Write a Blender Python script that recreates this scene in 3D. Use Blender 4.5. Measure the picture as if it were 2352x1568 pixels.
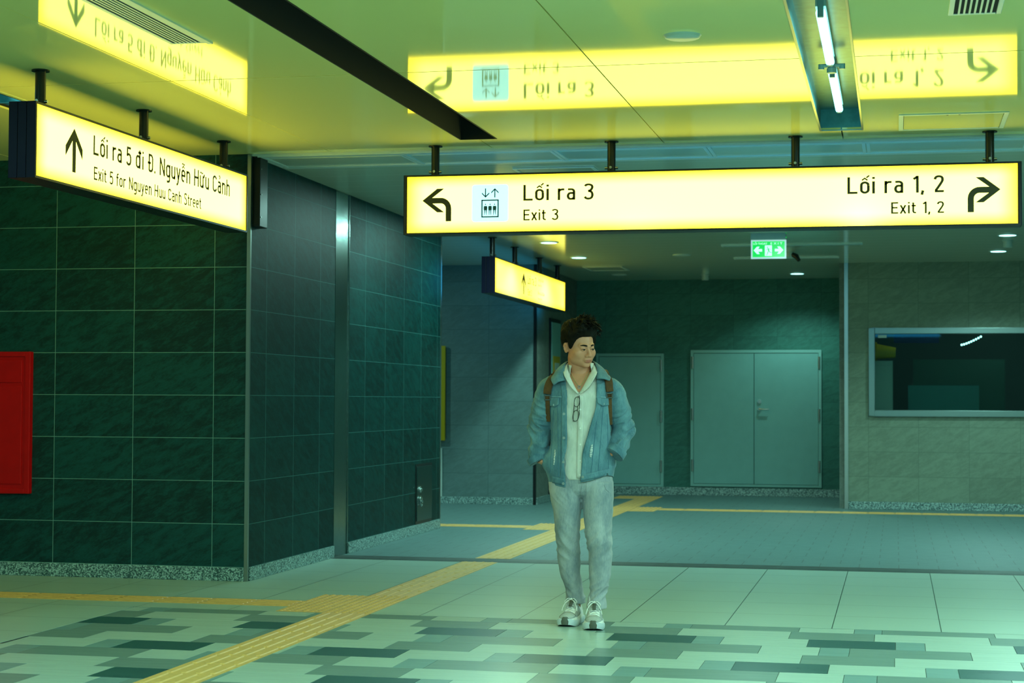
import bpy, bmesh, math, random
import numpy as np
from mathutils import Vector, Matrix, Quaternion

for _o in list(bpy.data.objects):
    bpy.data.objects.remove(_o)
S = bpy.context.scene
C = S.collection
random.seed(7)
rng = np.random.default_rng(11)

# ------------------------------------------------------------------ camera, world, big lights, exposure
CAM_H = 1.2762
cd = bpy.data.cameras.new('camera')
cam = bpy.data.objects.new('camera', cd)
C.objects.link(cam)
cd.sensor_width = 36.0
cd.lens = 4063.05 / 2352 * 36.0
_yaw, _pit, _rol = 0.213654, 0.0330722, -0.0046051
_fwd = Vector((-math.sin(_yaw) * math.cos(_pit), math.cos(_yaw) * math.cos(_pit), math.sin(_pit)))
_rt = Vector((math.cos(_yaw), math.sin(_yaw), 0))
_dn = _fwd.cross(_rt)
_r2 = _rt * math.cos(_rol) + _dn * math.sin(_rol)
_d2 = _dn * math.cos(_rol) - _rt * math.sin(_rol)
_m = Matrix(((_r2.x, -_d2.x, -_fwd.x, 0), (_r2.y, -_d2.y, -_fwd.y, 0), (_r2.z, -_d2.z, -_fwd.z, CAM_H), (0, 0, 0, 1)))
cam.matrix_world = _m
cd.clip_end = 200
cd.dof.use_dof = True
cd.dof.focus_distance = 10.1
cd.dof.aperture_fstop = 4.5
S.camera = cam

S.view_settings.view_transform = 'Standard'
S.view_settings.look = 'None'
S.view_settings.gamma = 1.0
S.view_settings.use_curve_mapping = False
S.view_settings.exposure = 0.0

W = bpy.data.worlds.new('world')
S.world = W
W.use_nodes = True
W.node_tree.nodes['Background'].inputs[0].default_value = (0.05, 0.30, 0.27, 1)
W.node_tree.nodes['Background'].inputs[1].default_value = 0.20

LAMP = (0.50, 1.0, 0.88)

def area(name, x, y, z, sx, sy, power, col=LAMP, tilt=0.0):
    d = bpy.data.lights.new(name, 'AREA')
    d.shape = 'RECTANGLE'
    d.size, d.size_y = sx, sy
    d.energy = power
    d.color = col
    o = bpy.data.objects.new(name, d)
    o.location = (x, y, z)
    o.rotation_euler = (tilt, 0, 0)
    C.objects.link(o)
    return o

# fluorescent strips of the hall, in the recessed channels nearer than the frame shows
for _x, _y, _p in ((-0.33, 5.6, 50), (-0.33, 3.2, 70), (-0.33, 0.8, 70), (2.03, 9.6, 110), (2.03, 7.2, 95), (2.03, 4.6, 80), (2.03, 2.0, 70),
                   (-2.69, 4.4, 50), (-2.69, 1.6, 70), (-5.06, 6.4, 16), (-5.06, 4.0, 40), (-5.06, 1.6, 45)):
    area('strip_lamp', _x, _y, 2.98, 0.14, 1.2, _p * 1.12)
area('office_fill', 1.2, 22.3, 2.85, 0.3, 0.3, 9)  # added fill light, brightens what stands behind the office window

# ------------------------------------------------------------------ materials
def srgb(r, g, b):
    f = lambda c: c / 12.92 if c <= 0.04045 else ((c + 0.055) / 1.055) ** 2.4
    return (f(r / 255), f(g / 255), f(b / 255))

class NT:
    def __init__(s, name):
        s.m = bpy.data.materials.new(name)
        s.m.use_nodes = True
        s.t = s.m.node_tree
        s.b = s.t.nodes['Principled BSDF']
        s.out = s.t.nodes['Material Output']
    def n(s, typ, **kw):
        nd = s.t.nodes.new(typ)
        for k, v in kw.items():
            setattr(nd, k, v)
        return nd
    def l(s, a, b):
        s.t.links.new(a, b)
    def val(s, sock, v):
        if isinstance(v, bpy.types.NodeSocket):
            s.l(v, sock)
        else:
            sock.default_value = v
    def math(s, op, a, b=0.0, c=0.0):
        nd = s.n('ShaderNodeMath', operation=op)
        for i, v in enumerate((a, b, c)):
            s.val(nd.inputs[i], v)
        return nd.outputs[0]
    def mix(s, f, a, b):
        nd = s.n('ShaderNodeMix', data_type='RGBA')
        s.val(nd.inputs[0], f)
        for i, v in ((6, a), (7, b)):
            if isinstance(v, bpy.types.NodeSocket):
                s.l(v, nd.inputs[i])
            else:
                nd.inputs[i].default_value = (*v[:3], 1)
        return nd.outputs[2]
    def pos(s):
        g = s.n('ShaderNodeNewGeometry')
        x = s.n('ShaderNodeSeparateXYZ')
        s.l(g.outputs['Position'], x.inputs[0])
        return g.outputs['Position'], x.outputs[0], x.outputs[1], x.outputs[2]
    def obj(s):
        g = s.n('ShaderNodeTexCoord')
        x = s.n('ShaderNodeSeparateXYZ')
        s.l(g.outputs['Object'], x.inputs[0])
        return g.outputs['Object'], x.outputs[0], x.outputs[1], x.outputs[2]
    def mapv(s, vec, sc):
        nd = s.n('ShaderNodeMapping')
        s.l(vec, nd.inputs[0])
        nd.inputs['Scale'].default_value = sc
        return nd.outputs[0]
    def noise(s, vec, scale, detail=4, rough=0.55, dist=0.0):
        nd = s.n('ShaderNodeTexNoise')
        s.l(vec, nd.inputs['Vector'])
        nd.inputs['Scale'].default_value = scale
        nd.inputs['Detail'].default_value = detail
        nd.inputs['Roughness'].default_value = rough
        nd.inputs['Distortion'].default_value = dist
        return nd.outputs[0]
    def ramp(s, f, p0, p1, c0=0.0, c1=1.0):
        nd = s.n('ShaderNodeMapRange')
        nd.interpolation_type = 'SMOOTHSTEP'
        s.val(nd.inputs[0], f)
        nd.inputs[1].default_value, nd.inputs[2].default_value = p0, p1
        nd.inputs[3].default_value, nd.inputs[4].default_value = c0, c1
        return nd.outputs[0]
    def bump(s, h, strength=0.2, dist=0.01):
        nd = s.n('ShaderNodeBump')
        nd.inputs['Strength'].default_value = strength
        nd.inputs['Distance'].default_value = dist
        s.l(h, nd.inputs['Height'])
        s.l(nd.outputs[0], s.b.inputs['Normal'])
    def line(s, c, c0, d, w):
        """1 on a joint of width w, at c0 + k*d"""
        f = s.math('FRACT', s.math('DIVIDE', s.math('SUBTRACT', c, c0 - d / 2), d))
        return s.math('LESS_THAN', s.math('ABSOLUTE', s.math('SUBTRACT', f, 0.5)), w / (2 * d))

def simple(name, col, rough=0.5, metal=0.0, var=0.0, vscale=20, bump=0.0, bscale=60, coat=0.0, spec=0.5):
    k = NT(name)
    k.b.inputs['Roughness'].default_value = rough
    k.b.inputs['Metallic'].default_value = metal
    k.b.inputs['Coat Weight'].default_value = coat
    k.b.inputs['Specular IOR Level'].default_value = spec
    k.b.inputs['Base Color'].default_value = (*col, 1)
    p, x, y, z = k.obj()
    if var:
        nz = k.noise(p, vscale, 5)
        k.l(k.mix(k.ramp(nz, 0.3, 0.7), [c * (1 - var) for c in col], [min(1, c * (1 + var)) for c in col]), k.b.inputs['Base Color'])
    if bump:
        k.bump(k.noise(p, bscale, 3), bump, 0.004)
    return k.m

def tilewall(name, axis, u0, du, v0, dv, w, base, grout, rough=0.55, var=0.3, stagger=False, bump=0.25, streak=(3.0, 9.0), spec=0.5):
    k = NT(name)
    p, x, y, z = k.pos()
    u = {'x': x, 'y': y}[axis]
    v = z
    lv = k.line(v, v0, dv, w)
    if stagger:
        row = k.math('FLOOR', k.math('DIVIDE', k.math('SUBTRACT', v, v0), dv))
        u = k.math('ADD', u, k.math('MULTIPLY', k.math('MODULO', k.math('ABSOLUTE', row), 2.0), du / 2))
    lu = k.line(u, u0, du, w * (1.0 if axis == 'x' else 1.6))
    g = k.math('MAXIMUM', lu, lv)
    iu = k.math('FLOOR', k.math('DIVIDE', k.math('SUBTRACT', u, u0), du))
    iv = k.math('FLOOR', k.math('DIVIDE', k.math('SUBTRACT', v, v0), dv))
    cb = k.n('ShaderNodeCombineXYZ')
    k.l(iu, cb.inputs[0]); k.l(iv, cb.inputs[1])
    wn = k.n('ShaderNodeTexWhiteNoise', noise_dimensions='2D')
    k.l(cb.outputs[0], wn.inputs[0])
    off = k.n('ShaderNodeVectorMath', operation='MULTIPLY_ADD')
    k.l(wn.outputs['Color'], off.inputs[0]); off.inputs[1].default_value = (9, 9, 9); k.l(p, off.inputs[2])
    rot = k.n('ShaderNodeMapping'); k.l(off.outputs[0], rot.inputs[0])
    rot.inputs['Rotation'].default_value = (0.0, 0.45, 0.0) if axis == 'x' else (0.45, 0, 0)
    sc = (streak[0], streak[1], streak[1]) if axis == 'x' else (streak[1], streak[0], streak[1])
    st = k.noise(k.mapv(rot.outputs[0], sc), 2.4, 8, 0.62, 0.6)
    fine = k.noise(k.mapv(rot.outputs[0], sc), 14.0, 6, 0.7)
    tone = k.math('ADD', k.math('MULTIPLY', st, 0.6), k.math('MULTIPLY', fine, 0.4))
    tone = k.math('ADD', tone, k.math('MULTIPLY', k.math('SUBTRACT', wn.outputs['Value'], 0.5), 0.10))
    col = k.mix(k.ramp(tone, 0.36, 0.64), [c * (1 - var) for c in base], [c * (1 + var) for c in base])
    k.l(k.mix(g, col, grout), k.b.inputs['Base Color'])
    k.b.inputs['Roughness'].default_value = rough
    k.b.inputs['Specular IOR Level'].default_value = spec
    k.bump(k.math('SUBTRACT', tone, k.math('MULTIPLY', g, 0.4)), bump, 0.006)
    return k.m

M = {}
SL = (0.0025, 0.046, 0.043)
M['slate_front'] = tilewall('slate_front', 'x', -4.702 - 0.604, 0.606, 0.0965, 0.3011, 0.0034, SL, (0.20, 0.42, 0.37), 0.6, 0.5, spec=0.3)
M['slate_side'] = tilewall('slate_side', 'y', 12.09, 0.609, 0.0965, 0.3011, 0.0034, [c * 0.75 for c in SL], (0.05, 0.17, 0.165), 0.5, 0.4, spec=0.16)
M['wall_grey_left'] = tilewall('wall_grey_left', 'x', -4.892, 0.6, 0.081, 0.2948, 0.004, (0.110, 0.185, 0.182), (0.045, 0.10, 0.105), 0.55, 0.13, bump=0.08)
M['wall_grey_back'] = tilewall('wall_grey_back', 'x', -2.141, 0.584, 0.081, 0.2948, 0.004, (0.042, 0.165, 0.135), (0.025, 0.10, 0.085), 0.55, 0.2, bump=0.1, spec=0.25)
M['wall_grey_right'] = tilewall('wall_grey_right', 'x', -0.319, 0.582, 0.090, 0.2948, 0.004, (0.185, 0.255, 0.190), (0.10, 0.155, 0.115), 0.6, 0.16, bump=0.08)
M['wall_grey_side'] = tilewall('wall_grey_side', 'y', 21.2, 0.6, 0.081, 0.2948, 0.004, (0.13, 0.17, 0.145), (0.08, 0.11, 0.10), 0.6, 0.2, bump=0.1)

def granite():
    k = NT('granite')
    p, x, y, z = k.pos()
    vo = k.n('ShaderNodeTexVoronoi'); k.l(p, vo.inputs['Vector']); vo.inputs['Scale'].default_value = 130
    sx = k.n('ShaderNodeSeparateColor'); k.l(vo.outputs['Color'], sx.inputs[0])
    nz = k.noise(p, 70, 5, 0.7)
    f = k.math('ADD', k.math('MULTIPLY', sx.outputs[0], 0.6), k.math('MULTIPLY', nz, 0.5))
    k.l(k.mix(k.ramp(f, 0.35, 0.85), (0.035, 0.09, 0.09), (0.44, 0.62, 0.59)), k.b.inputs['Base Color'])
    k.b.inputs['Roughness'].default_value = 0.35
    return k.m
M['granite'] = granite()

def floor_mat(name, col, dark_j, u0, du, v0, dv, w, rough, var=0.045, spec=0.5):
    k = NT(name)
    p, x, y, z = k.pos()
    st = k.noise(k.mapv(p, (1.2, 9, 1)), 3.0, 7, 0.6, 0.3)
    fine = k.noise(k.mapv(p, (2, 14, 1)), 16.0, 4, 0.7)
    tone = k.math('ADD', k.math('MULTIPLY', st, 0.65), k.math('MULTIPLY', fine, 0.35))
    c = k.mix(k.ramp(tone, 0.3, 0.7), [a * (1 - var) for a in col], [a * (1 + var) for a in col])
    if du:
        g = k.math('MAXIMUM', k.line(x, u0, du, w), k.math('MULTIPLY', k.line(y, v0, dv, w * 1.8), 0.55))
        c = k.mix(g, c, dark_j)
    k.l(c, k.b.inputs['Base Color'])
    k.l(k.ramp(tone, 0.2, 0.8, rough * 0.96, rough * 1.06), k.b.inputs['Roughness'])
    k.b.inputs['Specular IOR Level'].default_value = spec
    k.bump(k.noise(p, 1.3, 2), 0.02, 0.02)
    return k.m
M['floor_plain'] = floor_mat('floor_plain', (0.385, 0.50, 0.435), (0.06, 0.10, 0.08), -0.955, 0.6, 10.15, 0.6, 0.006, 0.30)
M['plank_light'] = floor_mat('plank_light', (0.43, 0.54, 0.475), None, 0, 0, 0, 0, 0, 0.26)
M['plank_grey'] = floor_mat('plank_grey', (0.19, 0.275, 0.25), None, 0, 0, 0, 0, 0, 0.26, 0.07)
M['plank_teal'] = floor_mat('plank_teal', (0.21, 0.33, 0.32), None, 0, 0, 0, 0, 0, 0.26, 0.07)
M['plank_dark'] = floor_mat('plank_dark', (0.035, 0.105, 0.105), None, 0, 0, 0, 0, 0, 0.28, 0.12)
M['joint_dark'] = simple('joint_dark', (0.03, 0.06, 0.05), 0.8)

def rear_floor():
    k = NT('rear_floor')
    p, x, y, z = k.pos()
    row = k.math('FLOOR', k.math('DIVIDE', k.math('SUBTRACT', y, 13.92), 0.3))
    xs = k.math('ADD', x, k.math('MULTIPLY', k.math('MODULO', row, 2.0), 0.15))
    g = k.math('MULTIPLY', k.line(xs, 0.02, 0.3, 0.007), 0.9)
    g2 = k.math('MULTIPLY', k.line(y, 13.92, 0.3, 0.008), 0.25)
    g = k.math('MAXIMUM', g, g2)
    nz = k.noise(k.mapv(p, (1, 5, 1)), 6, 8, 0.7)
    fine = k.noise(p, 110, 3, 0.7)
    t = k.math('ADD', k.math('MULTIPLY', nz, 0.5), k.math('MULTIPLY', fine, 0.5))
    c = k.mix(k.ramp(t, 0.3, 0.7), (0.068, 0.135, 0.135), (0.140, 0.240, 0.235))
    k.l(k.mix(g, c, (0.06, 0.09, 0.085)), k.b.inputs['Base Color'])
    k.b.inputs['Roughness'].default_value = 0.5
    k.bump(fine, 0.15, 0.002)
    return k.m
M['rear_floor'] = rear_floor()

def ceil_mat(name, col, rough, spec, wav=0.015):
    k = NT(name)
    p, x, y, z = k.pos()
    k.b.inputs['Base Color'].default_value = (*col, 1)
    k.b.inputs['Roughness'].default_value = rough
    k.b.inputs['Specular IOR Level'].default_value = spec
    k.b.inputs['IOR'].default_value = 1.5
    k.b.inputs['Metallic'].default_value = 0.0
    k.bump(k.noise(p, 2.2, 1), wav, 0.02)
    return k.m
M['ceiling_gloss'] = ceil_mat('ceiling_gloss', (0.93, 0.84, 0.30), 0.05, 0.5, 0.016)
def ceil_rear():
    k = NT('ceiling_strips')
    p, x, y, z = k.pos()
    g = k.line(y, 12.885, 0.3155, 0.012)
    k.l(k.mix(g, (0.60, 0.66, 0.52), (0.74, 0.78, 0.64)), k.b.inputs['Base Color'])
    k.b.inputs['Roughness'].default_value = 0.12
    k.b.inputs['IOR'].default_value = 1.6
    k.bump(g, 0.2, 0.004)
    return k.m
M['ceiling_strips'] = ceil_rear()
M['white_trim'] = simple('white_trim', (0.62, 0.72, 0.66), 0.3)
M['dark_void'] = simple('dark_void', (0.004, 0.006, 0.006), 0.9)
M['black_metal'] = simple('black_metal', (0.008, 0.011, 0.012), 0.35, 0.0, spec=0.35)
M['navy_metal'] = simple('navy_metal', (0.003, 0.005, 0.022), 0.5, 0.0, spec=0.15)
M['post_metal'] = simple('post_metal', (0.006, 0.012, 0.012), 0.25, 0.0, spec=0.4)
M['steel'] = simple('steel', (0.42, 0.46, 0.44), 0.30, 1.0)
M['steel_brushed'] = simple('steel_brushed', (0.17, 0.26, 0.25), 0.26, 1.0, 0.08, 30)
M['panel_steel'] = simple('panel_steel', (0.05, 0.13, 0.135), 0.3, 1.0)
M['chrome'] = simple('chrome', (0.75, 0.8, 0.78), 0.15, 1.0)
M['red_paint'] = simple('red_paint', (0.62, 0.001, 0.001), 0.5, 0.0, 0.06, 8, spec=0.25)
M['door_paint'] = simple('door_paint', (0.19, 0.42, 0.40), 0.45, 0.0, 0.03, 6)
M['frame_paint'] = simple('frame_paint', (0.22, 0.45, 0.42), 0.4)
M['ink'] = simple('ink', (0.030, 0.028, 0.004), 0.6)
M['ink_blue'] = simple('ink_blue', (0.012, 0.075, 0.11), 0.6)
M['tactile'] = simple('tactile', (0.66, 0.385, 0.12), 0.5, 0.0, 0.08, 25)
M['yellow_board'] = simple('yellow_board', (0.48, 0.34, 0.0), 0.5)
M['white_plastic'] = simple('white_plastic', (0.45, 0.56, 0.50), 0.35)
M['grey_plastic'] = simple('grey_plastic', (0.22, 0.34, 0.33), 0.35)

def emis(name, col, strength):
    k = NT(name)
    k.b.inputs['Base Color'].default_value = (*[min(1, c) * 0.8 for c in col], 1)
    k.b.inputs['Emission Color'].default_value = (*col, 1)
    k.b.inputs['Emission Strength'].default_value = strength
    k.b.inputs['Roughness'].default_value = 0.2
    return k.m

def lightbox(name, w, h, blobs=0, power=1.0):
    """back-lit acrylic: paler over the tubes, yellower towards the frame"""
    k = NT(name)
    p, x, y, z = k.obj()
    dx = k.math('SUBTRACT', w / 2, k.math('ABSOLUTE', x))
    dz = k.math('SUBTRACT', h / 2, k.math('ABSOLUTE', z))
    f = k.math('MULTIPLY', k.ramp(dx, -0.02, 0.15), k.ramp(dz, -0.015, 0.085))
    if blobs:
        sn = k.math('SINE', k.math('MULTIPLY_ADD', x, 2 * math.pi / blobs, 1.0))
        f = k.math('MULTIPLY', f, k.math('MULTIPLY_ADD', sn, 0.25, 0.75))
    c = k.mix(f, (3.4, 2.5, 0.02), (4.1, 4.4, 0.70))
    k.l(c, k.b.inputs['Emission Color'])
    k.b.inputs['Emission Strength'].default_value = power
    k.b.inputs['Base Color'].default_value = (0.4, 0.35, 0.1, 1)
    k.b.inputs['Roughness'].default_value = 0.15
    return k.m
M['box_big'] = lightbox('lightbox_long', 4.0, 0.37)
M['box_left'] = lightbox('lightbox_street', 3.03, 0.37)
M['box_rear'] = lightbox('lightbox_rear', 3.94, 0.37, 1.95, 0.50)
M['pict_white'] = emis('pictogram_white', (0.60, 1.45, 1.55), 1.0)
M['box_back_blue'] = emis('lightbox_blue', (0.03, 0.48, 0.95), 1.7)
M['tube_glow'] = emis('tube_glow', (0.62, 2.6, 2.5), 1.6)
M['lens_glow'] = emis('lens_glow', (0.66, 1.6, 1.5), 2.0)
M['exit_green'] = emis('exit_green', (0.0, 0.62, 0.07), 1.0)
M['exit_white'] = emis('exit_white', (0.62, 1.05, 1.0), 1.0)
k = NT('pane_glass')
k.b.inputs['Base Color'].default_value = (0.75, 0.95, 0.88, 1)
k.b.inputs['Roughness'].default_value = 0.02
k.b.inputs['Transmission Weight'].default_value = 1.0
k.b.inputs['IOR'].default_value = 1.5
M['pane_glass'] = k.m

# ------------------------------------------------------------------ geometry helpers
class B:
    """collects shapes in world coordinates and links them as ONE mesh object"""
    def __init__(s):
        s.v, s.f, s.mi = [], [], []
    def add(s, verts, faces, mi=0):
        o = len(s.v)
        s.v += [tuple(map(float, q)) for q in verts]
        s.f += [tuple(i + o for i in q) for q in faces]
        s.mi += [mi] * len(faces)
        return s
    def box(s, x0, x1, y0, y1, z0, z1, mi=0):
        v = [(x, y, z) for x in (x0, x1) for y in (y0, y1) for z in (z0, z1)]
        return s.add(v, [(0, 1, 3, 2), (4, 6, 7, 5), (0, 4, 5, 1), (2, 3, 7, 6), (0, 2, 6, 4), (1, 5, 7, 3)], mi)
    def quad(s, a, b, c, d, mi=0):
        return s.add([a, b, c, d], [(0, 1, 2, 3)], mi)
    def prism(s, pts, fn, d0, d1, mi=0):
        """polygon (2D) extruded: fn(u, v, d) -> xyz"""
        n = len(pts)
        v = [fn(u, w, d0) for u, w in pts] + [fn(u, w, d1) for u, w in pts]
        f = [tuple(range(n - 1, -1, -1)), tuple(range(n, 2 * n))]
        f += [(i, (i + 1) % n, n + (i + 1) % n, n + i) for i in range(n)]
        return s.add(v, f, mi)
    def cyl(s, p0, p1, r, n=20, r2=None, mi=0):
        return s.tube([p0, p1], [r, r if r2 is None else r2], n, mi)
    def tube(s, pts, rad, n=10, mi=0, cap=True, flat=None):
        pts = [Vector(q) for q in pts]
        if not hasattr(rad, '__len__'):
            rad = [rad] * len(pts)
        t0 = (pts[1] - pts[0]).normalized()
        up = Vector((0, 0, 1)) if abs(t0.z) < 0.9 else Vector((0, 1, 0))
        nx = t0.cross(up).normalized()
        vs = []
        for i, q in enumerate(pts):
            a = pts[max(i - 1, 0)]; b = pts[min(i + 1, len(pts) - 1)]
            t = (b - a).normalized()
            nx = (nx - t * nx.dot(t)).normalized()
            ny = t.cross(nx)
            for j in range(n):
                an = 2 * math.pi * j / n
                vs.append(q + (nx * math.cos(an) + ny * math.sin(an) * (flat or 1)) * rad[i])
        f = []
        for i in range(len(pts) - 1):
            for j in range(n):
                f.append((i * n + j, i * n + (j + 1) % n, (i + 1) * n + (j + 1) % n, (i + 1) * n + j))
        if cap:
            f.append(tuple(range(n - 1, -1, -1)))
            f.append(tuple((len(pts) - 1) * n + j for j in range(n)))
        return s.add(vs, f, mi)
    def ball(s, c, r, sx=1, sy=1, sz=1, nu=16, nv=10, mi=0):
        v, f = [], []
        for i in range(nv + 1):
            th = math.pi * i / nv
            for j in range(nu):
                ph = 2 * math.pi * j / nu
                v.append((c[0] + r * sx * math.sin(th) * math.cos(ph), c[1] + r * sy * math.sin(th) * math.sin(ph), c[2] + r * sz * math.cos(th)))
        for i in range(nv):
            for j in range(nu):
                f.append((i * nu + j, (i + 1) * nu + j, (i + 1) * nu + (j + 1) % nu, i * nu + (j + 1) % nu))
        return s.add(v, f, mi)
    def build(s, name, mat, parent=None, smooth=False, bevel=0.0, local=False):
        off = Vector((0, 0, 0))
        R = None
        if not local:
            if parent is not None:
                off = parent['_w'] if '_w' in parent else Vector((0, 0, 0))
                off = Vector(off)
        me = bpy.data.meshes.new(name)
        me.from_pydata([tuple(Vector(q) - off) for q in s.v], [], s.f)
        mats = mat if isinstance(mat, (list, tuple)) else [mat]
        for q in mats:
            me.materials.append(q)
        bm = bmesh.new(); bm.from_mesh(me)
        bmesh.ops.remove_doubles(bm, verts=bm.verts, dist=1e-6)
        bmesh.ops.recalc_face_normals(bm, faces=bm.faces)
        if bevel:
            es = [e for e in bm.edges if len(e.link_faces) == 2 and e.calc_face_angle(0) > 0.6]
            bmesh.ops.bevel(bm, geom=es, offset=bevel, segments=2, profile=0.6, affect='EDGES')
        bm.to_mesh(me); bm.free()
        if len(mats) > 1 and not bevel and len(me.polygons) == len(s.mi):
            for pl, mi in zip(me.polygons, s.mi):
                pl.material_index = mi
        if smooth:
            for pl in me.polygons:
                pl.use_smooth = True
            try:
                me.set_sharp_from_angle(angle=math.radians(42))
            except Exception:
                pass
        o = bpy.data.objects.new(name, me)
        C.objects.link(o)
        if parent is not None:
            o.parent = parent
            o['_w'] = tuple(off)
        return o

def tag(o, label=None, cat=None, group=None, kind=None):
    if label: o['label'] = label
    if cat: o['category'] = cat
    if group: o['group'] = group
    if kind: o['kind'] = kind
    return o

def thing(name, label, cat, loc, group=None, kind=None):
    o = bpy.data.objects.new(name, None)
    o.empty_display_size = 0.1
    o.location = loc
    o['_w'] = tuple(loc)
    C.objects.link(o)
    return tag(o, label, cat, group, kind)

def struct(name, b, m, label=None, parent=None, smooth=False, bevel=0):
    o = b.build(name, m, parent, smooth, bevel)
    if parent is None:
        o['kind'] = 'structure'
    return o

def text_geo(txt, x0, x1, base, cap, thick=0.0015):
    """text as mesh data in a plane: (verts (x, z), faces), fitted to x0..x1, cap height `cap`"""
    cu = bpy.data.curves.new('t', 'FONT')
    cu.body = txt
    cu.size = 1.0
    cu.resolution_u = 4
    cu.fill_mode = 'FRONT'
    ob = bpy.data.objects.new('t', cu)
    C.objects.link(ob)
    dg = bpy.context.evaluated_depsgraph_get()
    me = bpy.data.meshes.new_from_object(ob.evaluated_get(dg))
    vs = [(v.co.x, v.co.y) for v in me.vertices]
    fs = [tuple(p.vertices) for p in me.polygons]
    bpy.data.objects.remove(ob); bpy.data.curves.remove(cu); bpy.data.meshes.remove(me)
    if not vs:
        return [], []
    a = min(v[0] for v in vs); b = max(v[0] for v in vs)
    capu = 0.729
    return [(x0 + (v[0] - a) / (b - a) * (x1 - x0), base + v[1] / capu * cap) for v in vs], fs

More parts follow.
